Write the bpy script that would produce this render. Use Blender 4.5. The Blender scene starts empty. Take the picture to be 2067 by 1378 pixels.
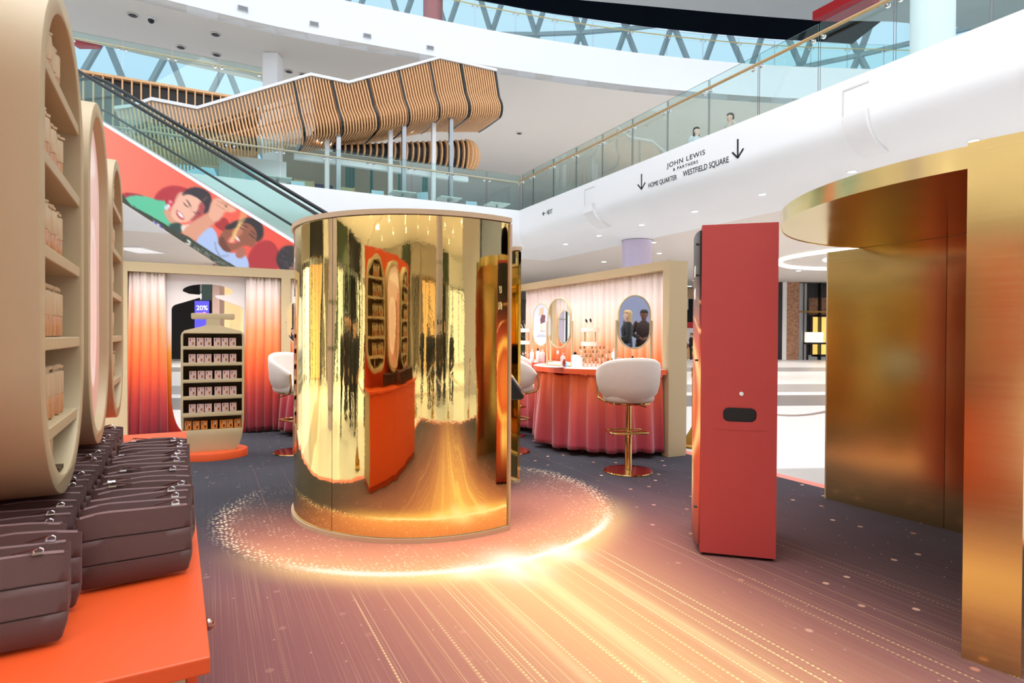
import bpy, bmesh, math, random
import numpy as np
from mathutils import Vector, Matrix, Euler
random.seed(7)
PI = math.pi
S = bpy.context.scene
COL = S.collection

# ------------------------------------------------------------------ camera
F_PX, CX, CY, EYE = 1200.0, 1033.5, 689.0, 1.4
PITCH, ROLL = 11 / 1200.0, 0.0055
cam_d = bpy.data.cameras.new('camera'); cam = bpy.data.objects.new('camera', cam_d); COL.objects.link(cam)
cam_d.sensor_width = 36.0; cam_d.lens = 36.0 * F_PX / 2067.0
cam_d.clip_start = 0.02; cam_d.clip_end = 500
cam.matrix_world = Matrix.Translation((0, 0, EYE)) @ Euler((PI / 2 - PITCH, 0, 0)).to_matrix().to_4x4() @ Matrix.Rotation(ROLL, 4, 'Z')
cam_d.dof.use_dof = True; cam_d.dof.focus_distance = 5.6; cam_d.dof.aperture_fstop = 11.0
S.camera = cam
S.cycles.max_bounces = 9; S.cycles.diffuse_bounces = 4; S.cycles.glossy_bounces = 5; S.cycles.transparent_max_bounces = 20

# ------------------------------------------------------------------ world (bright overcast daylight over the glazed atrium)
W = bpy.data.worlds.new('world'); S.world = W; W.use_nodes = True
wn = W.node_tree; wn.nodes.clear()
wo = wn.nodes.new('ShaderNodeOutputWorld'); wb = wn.nodes.new('ShaderNodeBackground')
wc = wn.nodes.new('ShaderNodeTexCoord'); ws = wn.nodes.new('ShaderNodeSeparateXYZ'); wr = wn.nodes.new('ShaderNodeValToRGB')
wr.color_ramp.elements[0].position = 0.0; wr.color_ramp.elements[0].color = (0.80, 0.80, 0.80, 1)
wr.color_ramp.elements[1].position = 0.6; wr.color_ramp.elements[1].color = (0.95, 0.97, 1.0, 1)
e_ = wr.color_ramp.elements.new(0.18); e_.color = (0.66, 0.80, 0.93, 1)
wn.links.new(wc.outputs['Generated'], ws.inputs[0]); wn.links.new(ws.outputs['Z'], wr.inputs[0])
wn.links.new(wr.outputs[0], wb.inputs[0]); wb.inputs[1].default_value = 1.35
wn.links.new(wb.outputs[0], wo.inputs[0])
S.view_settings.view_transform = 'Standard'; S.view_settings.look = 'None'
S.view_settings.exposure = 0.25; S.view_settings.gamma = 1.0; S.view_settings.use_curve_mapping = False

def area_light(name, loc, size, power, col=(1, 1, 1), down=True, sy=None):
    l = bpy.data.lights.new(name, 'AREA'); l.energy = power; l.color = col; l.size = size
    if sy: l.shape = 'RECTANGLE'; l.size_y = sy
    o = bpy.data.objects.new(name, l); o.location = loc
    if not down: o.rotation_euler = (PI, 0, 0)
    COL.objects.link(o); return o
# daylight through the atrium roof, and the lit galleries / shops beyond
al = area_light('atrium_skylight', (1, 3, 17), 12, 1500, (1, 0.99, 0.98))
def spot(name, loc, power, col=(1, 0.94, 0.88), cone=160):
    l = bpy.data.lights.new(name, 'SPOT'); l.energy = power; l.color = col; l.spot_size = math.radians(cone); l.spot_blend = 1.0; l.shadow_soft_size = 0.08
    o = bpy.data.objects.new(name, l); o.location = loc; COL.objects.link(o); return o
for i_, (x_, y_) in enumerate(((7, 17), (13, 17), (9, 25), (16, 25), (24, 22), (14, 33), (24, 33))): spot('gallery_downlighting', (x_, y_, 4.85), 900)
for i_, (x_, y_) in enumerate(((-2, 27), (-9, 24), (-15, 27), (-6, 32))): spot('gallery_downlighting', (x_, y_, 4.85), 1000)
for i_, (x_, y_) in enumerate(((-10, -9), (-3, -10), (4, -9), (11, -9))): spot('rear_gallery_downlighting', (x_, y_, 4.85), 1500, (1, .92, .82))
for i_, (x_, y_) in enumerate(((-10.5, 0), (-11.5, 6), (-13, -5), (-15.5, 10))): spot('left_gallery_fill', (x_, y_, 4.85), 1300, (1, .95, .88))  # unseen fill lamps, added to brighten the left side mirrored in the booth
for i_, (x_, y_) in enumerate(((14, 2), (15, 8), (20, 4), (16, -6))): spot('right_gallery_fill', (x_, y_, 4.8), 1000, (1, .95, .88))  # unseen fill lamps, added so the mirrored right gallery isn't black
for i_, (x_, y_) in enumerate(((-9, 30), (-2, 33), (6, 36), (14, 34), (22, 38))): spot('upper_gallery_fill', (x_, y_, 12.7), 1200)  # added fill lamps: floor bounce brightens the curved gallery's soffit

# ------------------------------------------------------------------ layout helpers
RC = cam.matrix_world.to_3x3()
def ray(x, y): return RC @ Vector(((x - CX) / F_PX, -(y - CY) / F_PX, -1.0))
EYEV = Vector((0, 0, EYE))
def G(x, y, h=0.0):
    r = ray(x, y); return EYEV + r * ((h - EYE) / r.z)
def PP(x, y, p, n):
    r = ray(x, y); n = Vector(n); return EYEV + r * ((Vector(p) - EYEV).dot(n) / r.dot(n))
def PY(x, y, Y): return PP(x, y, (0, Y, 0), (0, 1, 0))
A27 = math.radians(27)
D2 = Vector((math.cos(A27), math.sin(A27), 0)); D1 = Vector((-math.sin(A27), math.cos(A27), 0))
def UV(u, v, z=0.0): return D2 * u + D1 * v + Vector((0, 0, z))
def PU(x, y, u): return PP(x, y, D2 * u, D2)
def PV(x, y, v): return PP(x, y, D1 * v, D1)
def toUV(p): return p.dot(D2), p.dot(D1), p.z
def lin(c): 
    c = c / 255.0
    return c / 12.92 if c <= 0.04045 else ((c + 0.055) / 1.055) ** 2.4
def C(r, g, b): return (lin(r), lin(g), lin(b), 1.0)
ORD = ['first', 'second', 'third', 'fourth', 'fifth', 'sixth', 'seventh', 'eighth', 'ninth', 'tenth', 'eleventh', 'twelfth', 'thirteenth',
       'fourteenth', 'fifteenth', 'sixteenth', 'seventeenth', 'eighteenth', 'nineteenth', 'twentieth', 'twenty-first', 'twenty-second',
       'twenty-third', 'twenty-fourth', 'twenty-fifth', 'twenty-sixth']

# ------------------------------------------------------------------ mesh builder
class MB:
    def __init__(s): s.v = []; s.f = []; s.m = []
    def add(s, vs, fs, m=0, M=None):
        b = len(s.v)
        s.v += [tuple(M @ Vector(v)) if M else tuple(v) for v in vs]
        for f in fs: s.f.append([b + i for i in f]); s.m.append(m)
        return s
    def box(s, x0, y0, z0, x1, y1, z1, m=0, M=None):
        vs = [(x, y, z) for z in (z0, z1) for y in (y0, y1) for x in (x0, x1)]
        return s.add(vs, [(0, 2, 3, 1), (4, 5, 7, 6), (0, 1, 5, 4), (2, 6, 7, 3), (0, 4, 6, 2), (1, 3, 7, 5)], m, M)
    def bar(s, p0, p1, w, d, up=(0, 0, 1), m=0):
        p0 = Vector(p0); p1 = Vector(p1); t = (p1 - p0).normalized(); up = Vector(up)
        if abs(t.dot(up)) > 0.98: up = Vector((1, 0, 0))
        sx = t.cross(up).normalized() * (w / 2); sy = sx.cross(t).normalized() * (d / 2)
        vs = [p + a * sx + b * sy for p in (p0, p1) for a, b in ((-1, -1), (1, -1), (1, 1), (-1, 1))]
        return s.add(vs, [(0, 3, 2, 1), (4, 5, 6, 7), (0, 1, 5, 4), (1, 2, 6, 5), (2, 3, 7, 6), (3, 0, 4, 7)], m)
    def loft(s, rings, closed=True, cap=True, m=0, M=None):
        n = len(rings[0]); vs = [p for r in rings for p in r]; fs = []
        for i in range(len(rings) - 1):
            for j in range(n if closed else n - 1):
                k = (j + 1) % n; fs.append((i * n + j, i * n + k, (i + 1) * n + k, (i + 1) * n + j))
        if cap and closed:
            fs.append(tuple(range(n))[::-1]); fs.append(tuple((len(rings) - 1) * n + j for j in range(n)))
        return s.add(vs, fs, m, M)
    def lathe(s, prof, n=24, c=(0, 0, 0), m=0, M=None, ring=False):
        rings = [[(c[0] + max(r, 1e-4) * math.cos(2 * PI * j / n), c[1] + max(r, 1e-4) * math.sin(2 * PI * j / n), c[2] + z) for j in range(n)] for r, z in prof]
        return s.loft(rings + [rings[0]], cap=False, m=m, M=M) if ring else s.loft(rings, m=m, M=M)
    def tube(s, pts, r, n=8, m=0, closed=False, M=None):
        pts = [Vector(p) for p in pts]; rings = []; N = len(pts); prev = None
        for i, p in enumerate(pts):
            a = pts[(i - 1) % N] if (closed or i) else p; b = pts[(i + 1) % N] if (closed or i < N - 1) else p
            t = (b - a).normalized()
            if prev is None:
                u = t.cross(Vector((0, 0, 1)));
                if u.length < 1e-3: u = t.cross(Vector((1, 0, 0)))
            else: u = prev - t * prev.dot(t)
            u.normalize(); prev = u; w = t.cross(u)
            rr = r[i] if isinstance(r, (list, tuple)) else r
            rings.append([p + (u * math.cos(2 * PI * j / n) + w * math.sin(2 * PI * j / n)) * rr for j in range(n)])
        if closed: rings.append(rings[0])
        return s.loft(rings, cap=not closed, m=m, M=M)
    def cyl(s, p0, p1, r, n=16, m=0): return s.tube([p0, p1], r, n, m)
    def sphere(s, c, r, n=12, k=8, m=0):
        if not isinstance(r, (list, tuple)): r = (r, r, r)
        rings = [[(c[0] + r[0] * math.sin(a) * math.cos(2 * PI * j / n), c[1] + r[1] * math.sin(a) * math.sin(2 * PI * j / n), c[2] - r[2] * math.cos(a)) for j in range(n)]
                 for a in [max(0.02, min(PI - 0.02, PI * i / k)) for i in range(k + 1)]]
        return s.loft(rings, m=m)
    def prism(s, poly, z0, z1, m=0, M=None):
        return s.loft([[(x, y, z0) for x, y in poly], [(x, y, z1) for x, y in poly]], m=m, M=M)
    def build(s, name, mats, parent=None, loc=None, rz=0.0, smooth=None, bevel=0.0, weld=False, solid=0.0):
        me = bpy.data.meshes.new(name); me.from_pydata(s.v, [], s.f)
        for m in (mats if isinstance(mats, (list, tuple)) else [mats]): me.materials.append(m)
        me.polygons.foreach_set('material_index', s.m)
        bm = bmesh.new(); bm.from_mesh(me)
        if weld: bmesh.ops.remove_doubles(bm, verts=bm.verts, dist=1e-5)
        bmesh.ops.recalc_face_normals(bm, faces=bm.faces); bm.to_mesh(me); bm.free()
        o = link(name, me, parent, loc, rz)
        if smooth is not None:
            me.shade_smooth(); me.set_sharp_from_angle(angle=math.radians(smooth))
        if bevel:
            b = o.modifiers.new('bevel', 'BEVEL'); b.width = bevel; b.segments = 2; b.limit_method = 'ANGLE'; b.angle_limit = math.radians(40)
        if solid:
            b = o.modifiers.new('solid', 'SOLIDIFY'); b.thickness = solid; b.offset = 0
        return o

def link(name, data, parent=None, loc=None, rz=0.0):
    o = bpy.data.objects.new(name, data); COL.objects.link(o)
    if parent: o.parent = parent
    if loc is not None: o.location = loc
    if rz: o.rotation_euler = (0, 0, rz)
    return o
def tag(o, label, cat, group=None, kind=None):
    o['label'] = label; o['category'] = cat
    if group: o['group'] = group
    if kind: o['kind'] = kind
    return o
def thing(name, label, cat, loc=(0, 0, 0), rz=0.0, group=None):
    o = bpy.data.objects.new(name, None); COL.objects.link(o); o.empty_display_size = 0.1
    o.location = loc; o.rotation_euler = (0, 0, rz); return tag(o, label, cat, group)
def struct(name, mb, mats, parent=None, **k):
    o = mb.build(name, mats, parent, **k)
    if parent is None: o['kind'] = 'structure'
    return o
def copy_tree(o, parent=None):
    c = o.copy(); COL.objects.link(c)
    if parent is not None: c.parent = parent
    for ch in list(o.children): copy_tree(ch, c)
    return c
def dup(root, loc, rz=None, label=None, group=None):
    c = copy_tree(root); c.location = loc
    if rz is not None: c.rotation_euler = (0, 0, rz)
    if label: c['label'] = label
    if group: c['group'] = group
    return c
def outline(name, loops, t, mats, parent=None, loc=None, rz=0.0, bevel=0.0, upright=True, smooth=30):
    """flat shape with holes, given thickness; upright: x across, z up, thickness along y from 0 (front) to t"""
    cu = bpy.data.curves.new(name, 'CURVE'); cu.dimensions = '2D'; cu.fill_mode = 'BOTH'; cu.extrude = t / 2 - bevel; cu.bevel_depth = bevel; cu.bevel_resolution = 1
    for lp in loops:
        sp = cu.splines.new('POLY'); sp.points.add(len(lp) - 1); sp.use_cyclic_u = True
        for i, (x, y) in enumerate(lp): sp.points[i].co = (x, y, 0, 1)
    ob = bpy.data.objects.new(name, cu); me = bpy.data.meshes.new_from_object(ob); bpy.data.objects.remove(ob); bpy.data.curves.remove(cu)
    if upright:
        me.transform(Matrix(((1, 0, 0, 0), (0, 0, -1, t / 2), (0, 1, 0, 0), (0, 0, 0, 1))))
    bm = bmesh.new(); bm.from_mesh(me); bmesh.ops.remove_doubles(bm, verts=bm.verts, dist=1e-5); bmesh.ops.recalc_face_normals(bm, faces=bm.faces); bm.to_mesh(me); bm.free()
    for m in (mats if isinstance(mats, (list, tuple)) else [mats]): me.materials.append(m)
    if smooth: me.shade_smooth(); me.set_sharp_from_angle(angle=math.radians(smooth))
    return link(name, me, parent, loc, rz)
def stadium(w, h, cx=0, cz=0, n=14):
    r = w / 2; k = h / 2 - r
    return [(cx + r * math.cos(PI * i / n), cz + k + r * math.sin(PI * i / n)) for i in range(n + 1)] + \
           [(cx - r * math.cos(PI * i / n), cz - k - r * math.sin(PI * i / n)) for i in range(n + 1)]
def rrect(x0, z0, x1, z1, r, n=5):
    p = []
    for cx, cz, a in ((x1 - r, z1 - r, 0), (x0 + r, z1 - r, 90), (x0 + r, z0 + r, 180), (x1 - r, z0 + r, 270)):
        p += [(cx + r * math.cos(math.radians(a + 90 * i / n)), cz + r * math.sin(math.radians(a + 90 * i / n))) for i in range(n + 1)]
    return p
def text_obj(name, body, size, mat, M, parent=None, sx=1.0, extrude=0.004, align='LEFT', spacing=1.0):
    cu = bpy.data.curves.new(name, 'FONT'); cu.body = body; cu.size = size; cu.extrude = extrude; cu.align_x = align; cu.space_character = spacing
    ob = bpy.data.objects.new(name, cu); me = bpy.data.meshes.new_from_object(ob); bpy.data.objects.remove(ob); bpy.data.curves.remove(cu)
    me.transform(Matrix.Diagonal((sx, 1, 1, 1))); me.materials.append(mat)
    o = link(name, me, parent); o.matrix_local = M; return o
def text_width(body, size, spacing=1.0):
    cu = bpy.data.curves.new('t', 'FONT'); cu.body = body; cu.size = size; cu.space_character = spacing
    ob = bpy.data.objects.new('t', cu); me = bpy.data.meshes.new_from_object(ob); w = max(v.co.x for v in me.vertices)
    bpy.data.objects.remove(ob); bpy.data.curves.remove(cu); bpy.data.meshes.remove(me); return w

# ------------------------------------------------------------------ node expressions
class X:
    def __init__(s, nt, k): s.nt = nt; s.k = k
    def op(s, o, *a):
        n = s.nt.nodes.new('ShaderNodeMath'); n.operation = o
        for i, q in enumerate((s,) + a):
            if isinstance(q, X): s.nt.links.new(q.k, n.inputs[i])
            else: n.inputs[i].default_value = float(q)
        return X(s.nt, n.outputs[0])
    def __add__(s, o): return s.op('ADD', o)
    __radd__ = __add__
    def __sub__(s, o): return s.op('SUBTRACT', o)
    def __rsub__(s, o): return (s * -1.0) + o
    def __mul__(s, o): return s.op('MULTIPLY', o)
    __rmul__ = __mul__
    def __truediv__(s, o): return s.op('DIVIDE', o)
    def __pow__(s, o): return s.op('POWER', o)
    def exp(s): return s.op('EXPONENT')
    def sqrt(s): return s.op('SQRT')
    def fract(s): return s.op('FRACT')
    def floor(s): return s.op('FLOOR')
    def max(s, o): return s.op('MAXIMUM', o)
    def min(s, o): return s.op('MINIMUM', o)
    def gt(s, o): return s.op('GREATER_THAN', o)
    def sin(s): return s.op('SINE')
    def step(s, a, b):
        n = s.nt.nodes.new('ShaderNodeMapRange'); n.interpolation_type = 'SMOOTHSTEP'
        s.nt.links.new(s.k, n.inputs[0]); n.inputs[1].default_value = a; n.inputs[2].default_value = b; n.inputs[3].default_value = 0; n.inputs[4].default_value = 1
        if a > b:
            n.inputs[1].default_value = b; n.inputs[2].default_value = a; n.inputs[3].default_value = 1; n.inputs[4].default_value = 0
        return X(s.nt, n.outputs[0])
    def gauss(s, c, w):
        d = (s - c) / w; return (d * d * -1.0).exp()
def pos_xyz(nt, obj=False):
    if obj: n = nt.nodes.new('ShaderNodeTexCoord'); k = n.outputs['Object']
    else: n = nt.nodes.new('ShaderNodeNewGeometry'); k = n.outputs['Position']
    sp = nt.nodes.new('ShaderNodeSeparateXYZ'); nt.links.new(k, sp.inputs[0])
    return [X(nt, sp.outputs[i]) for i in range(3)] + [k]
def vec(nt, x, y, z=0.0):
    n = nt.nodes.new('ShaderNodeCombineXYZ')
    for i, q in enumerate((x, y, z)):
        if isinstance(q, X): nt.links.new(q.k, n.inputs[i])
        else: n.inputs[i].default_value = q
    return n.outputs[0]
def mixc(nt, f, a, b, blend='MIX'):
    n = nt.nodes.new('ShaderNodeMix'); n.data_type = 'RGBA'; n.blend_type = blend; n.clamp_result = False
    for i, q in ((0, f), (6, a), (7, b)):
        if isinstance(q, X): nt.links.new(q.k, n.inputs[i])
        elif hasattr(q, 'is_output'): nt.links.new(q, n.inputs[i])
        else: n.inputs[i].default_value = q
    return n.outputs[2]
def ramp(nt, fac, stops, interp='LINEAR'):
    n = nt.nodes.new('ShaderNodeValToRGB'); cr = n.color_ramp; cr.interpolation = interp
    cr.elements[0].position, cr.elements[0].color = stops[0]; cr.elements[1].position, cr.elements[1].color = stops[-1]
    for p, c in stops[1:-1]: cr.elements.new(p).color = c
    nt.links.new(fac.k if isinstance(fac, X) else fac, n.inputs[0]); return n.outputs[0]
def noise(nt, k, scale, detail=2.0):
    n = nt.nodes.new('ShaderNodeTexNoise'); n.inputs['Scale'].default_value = scale; n.inputs['Detail'].default_value = detail
    if k is not None: nt.links.new(k, n.inputs['Vector'])
    return X(nt, n.outputs[0])

def mat(name, col, rough=0.5, metal=0.0, emit=0.0, ecol=None, spec=0.5, var=0.0, vscale=8.0, bump=0.0, bscale=60.0, coat=0.0, sheen=0.0, alpha=None):
    m = bpy.data.materials.new(name); m.use_nodes = True; nt = m.node_tree; b = nt.nodes['Principled BSDF']
    b.inputs['Base Color'].default_value = col; b.inputs['Roughness'].default_value = rough; b.inputs['Metallic'].default_value = metal
    b.inputs['Specular IOR Level'].default_value = spec
    if coat: b.inputs['Coat Weight'].default_value = coat; b.inputs['Coat Roughness'].default_value = 0.1
    if sheen: b.inputs['Sheen Weight'].default_value = sheen
    if emit: b.inputs['Emission Color'].default_value = ecol or col; b.inputs['Emission Strength'].default_value = emit
    if var:
        k = pos_xyz(nt, True)[3]; n = noise(nt, k, vscale, 3)
        nt.links.new(mixc(nt, n, tuple(c * (1 - var) for c in col[:3]) + (1,), tuple(min(1, c * (1 + var)) for c in col[:3]) + (1,)), b.inputs['Base Color'])
    if bump:
        k = pos_xyz(nt, True)[3]; n = noise(nt, k, bscale, 2); bp = nt.nodes.new('ShaderNodeBump'); bp.inputs['Strength'].default_value = bump; bp.inputs['Distance'].default_value = 0.01
        nt.links.new(n.k, bp.inputs['Height']); nt.links.new(bp.outputs[0], b.inputs['Normal'])
    return m
def bsdf(m): return m.node_tree.nodes['Principled BSDF']
def glass_mat(name, tint, refl=0.12, rough=0.0):
    m = bpy.data.materials.new(name); m.use_nodes = True; nt = m.node_tree; nt.nodes.clear()
    o = nt.nodes.new('ShaderNodeOutputMaterial'); t = nt.nodes.new('ShaderNodeBsdfTransparent'); g = nt.nodes.new('ShaderNodeBsdfGlossy'); mx = nt.nodes.new('ShaderNodeMixShader')
    lw = nt.nodes.new('ShaderNodeLayerWeight'); lw.inputs[0].default_value = 0.25
    t.inputs[0].default_value = tint; g.inputs[0].default_value = (0.95, 1, 0.98, 1); g.inputs['Roughness'].default_value = rough
    f = X(nt, lw.outputs['Fresnel']) * 0.12 + refl * 0.15
    nt.links.new(f.k, mx.inputs[0]); nt.links.new(t.outputs[0], mx.inputs[1]); nt.links.new(g.outputs[0], mx.inputs[2]); nt.links.new(mx.outputs[0], o.inputs[0])
    return m
def ombre(name, stops, rough=0.85, sheen=0.3, zmax=2.4, wob=0.05):
    """cloth or print dyed in bands by height"""
    m = bpy.data.materials.new(name); m.use_nodes = True; nt = m.node_tree; b = bsdf(m)
    x, y, z, k = pos_xyz(nt); n = noise(nt, k, 1.5, 2)
    nt.links.new(ramp(nt, (z + (n - 0.5) * wob) / zmax, [(h / zmax, c) for h, c in stops]), b.inputs['Base Color'])
    b.inputs['Roughness'].default_value = rough; b.inputs['Sheen Weight'].default_value = sheen; b.inputs['Specular IOR Level'].default_value = 0.15
    n2 = noise(nt, k, 250, 2); bp = nt.nodes.new('ShaderNodeBump'); bp.inputs['Strength'].default_value = 0.15; bp.inputs['Distance'].default_value = 0.003
    nt.links.new(n2.k, bp.inputs['Height']); nt.links.new(bp.outputs[0], b.inputs['Normal'])
    return m

# ------------------------------------------------------------------ materials
M_white = mat('white_plaster', C(240, 242, 245), 0.55, var=0.015, vscale=0.7)
M_white_b = mat('white_panel', C(236, 236, 238), 0.5, var=0.02)
M_ceil = mat('ceiling_plaster', C(226, 218, 212), 0.7, var=0.02, vscale=0.5)
M_soffit = mat('soffit_plaster', C(214, 206, 198), 0.7, var=0.02, vscale=0.3)
M_beige = mat('beige_lacquer', C(192, 173, 136), 0.45, var=0.02, vscale=3)
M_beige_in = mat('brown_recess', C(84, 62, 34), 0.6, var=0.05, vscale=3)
M_orange = mat('orange_lacquer', C(230, 88, 38), 0.36, var=0.02, vscale=3, bump=0.02, bscale=300)
M_red = mat('red_vinyl', C(190, 70, 68), 0.5, var=0.02, vscale=2, bump=0.02, bscale=300)
M_black = mat('black_plastic', C(16, 15, 17), 0.25, var=0.1)
M_dark = mat('dark_panel', C(32, 31, 34), 0.5, var=0.1, vscale=2)
M_navy = mat('dark_navy_ceiling', C(4, 9, 18), 0.8, spec=0.03, var=0.25, vscale=0.4)
M_chrome = mat('polished_steel', C(225, 225, 228), 0.12, 1.0, var=0.02)
M_steel = mat('brushed_steel', C(170, 172, 175), 0.35, 0.9, var=0.05)
M_glass = glass_mat('green_tinted_glass', (0.86, 0.95, 0.935, 1))
M_glass_edge = mat('glass_edge', C(40, 75, 75), 0.2, var=0.1)
M_clear = glass_mat('clear_glass', (0.95, 0.96, 0.96, 1))
M_wood = mat('pale_timber', C(224, 174, 124), 0.5, var=0.14, vscale=14)
M_wood_d = mat('dark_timber', C(120, 80, 48), 0.6, var=0.2, vscale=10)  # dark brown wood of the pod's inner lining
M_rail = mat('brass_handrail', C(184, 150, 104), 0.35, 0.3, var=0.06)
M_roofsteel = mat('roof_steel', C(148, 160, 168), 0.5, var=0.1, vscale=2)
M_black_rubber = mat('black_rubber', C(14, 18, 22), 0.35, var=0.1)
M_brass = mat('polished_brass', C(205, 165, 95), 0.14, 1.0, var=0.05)
M_lamp = mat('lamp_diffuser', C(255, 250, 240), 0.5, emit=14.0, ecol=(1, 0.96, 0.9, 1), var=0.01)
M_mirror = mat('mirror_silver', (0.92, 0.93, 0.93, 1), 0.01, 1.0)
M_cream_fab = mat('cream_boucle', C(226, 216, 208), 0.9, sheen=0.3, var=0.03, vscale=20, bump=0.25, bscale=350)
M_text = mat('black_lettering', C(14, 14, 16), 0.5, var=0.05)
M_redwall = mat('red_panel', C(190, 20, 30), 0.4, var=0.05)
M_greywall = mat('grey_shopfront', C(170, 160, 148), 0.6, var=0.08, vscale=1)
M_teal = mat('teal_paint', C(50, 120, 118), 0.5, var=0.1)
M_paleblue = mat('pale_blue_seat', C(185, 215, 228), 0.5, var=0.05)

def gold_mirror():
    m = mat('gold_mirror_film', C(240, 214, 142), 0.035, 1.0); nt = m.node_tree; b = bsdf(m)
    x, y, z, k = pos_xyz(nt)
    n = noise(nt, vec(nt, x * 5.0, y * 5.0, z * 0.35), 1.0, 2.0); n2 = noise(nt, vec(nt, x * 40.0, y * 40.0, z * 30.0), 1.0, 2.0)
    bp = nt.nodes.new('ShaderNodeBump'); bp.inputs['Strength'].default_value = 1.0; bp.inputs['Distance'].default_value = 1.0
    nt.links.new((n * 0.006 + n2 * 0.00012).k, bp.inputs['Height']); nt.links.new(bp.outputs[0], b.inputs['Normal'])
    return m
M_gold = gold_mirror()
def brushed_gold():
    m = mat('brushed_gold_laminate', C(228, 205, 140), 0.24, 1.0); nt = m.node_tree; b = bsdf(m)
    x, y, z, k = pos_xyz(nt)
    n = noise(nt, vec(nt, x * 3.0, y * 3.0, z * 60.0), 1.0, 4.0); n2 = noise(nt, k, 1.6, 2.0)
    nt.links.new(mixc(nt, n, C(222, 198, 130), C(232, 210, 148)), b.inputs['Base Color'])
    nt.links.new((n * 0.04 + n2 * 0.08 + 0.12).k, b.inputs['Roughness'])
    bp = nt.nodes.new('ShaderNodeBump'); bp.inputs['Strength'].default_value = 0.6; bp.inputs['Distance'].default_value = 1.0
    nt.links.new((n2 * 0.006).k, bp.inputs['Height']); nt.links.new(bp.outputs[0], b.inputs['Normal'])
    return m
M_bgold = brushed_gold()

# ------------------------------------------------------------------ floors
BC = Vector((-0.745, 5.03, 0)); BR = 1.035      # booth centre and radius
def mall_floor_mat():
    m = mat('pale_terrazzo', C(236, 236, 236), 0.28); nt = m.node_tree; b = bsdf(m)
    x, y, z, k = pos_xyz(nt); sp = noise(nt, k, 90, 2).step(0.55, 0.75)
    yy = y + (x - 6.0) * -0.10
    band = None
    for lo, hi, s in ((24.3, 27.5, .7), (15.4, 17.9, .7), (12.4, 14.6, .95), (5.7, 6.75, .6), (-6, -5, .6)):
        q = yy.step(lo - .05, lo + .05) * yy.step(hi + .05, hi - .05) * s; band = q if band is None else band + q
    c = mixc(nt, band, C(232, 231, 230), C(112, 104, 102)); c = mixc(nt, sp * 0.18, c, C(120, 120, 122))
    nt.links.new(c, b.inputs['Base Color']); b.inputs['Specular IOR Level'].default_value = 0.5
    return m
mb = MB(); mb.box(-60, -40, -0.2, 70, 80, -0.022); struct('floor', mb, mall_floor_mat())

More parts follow.
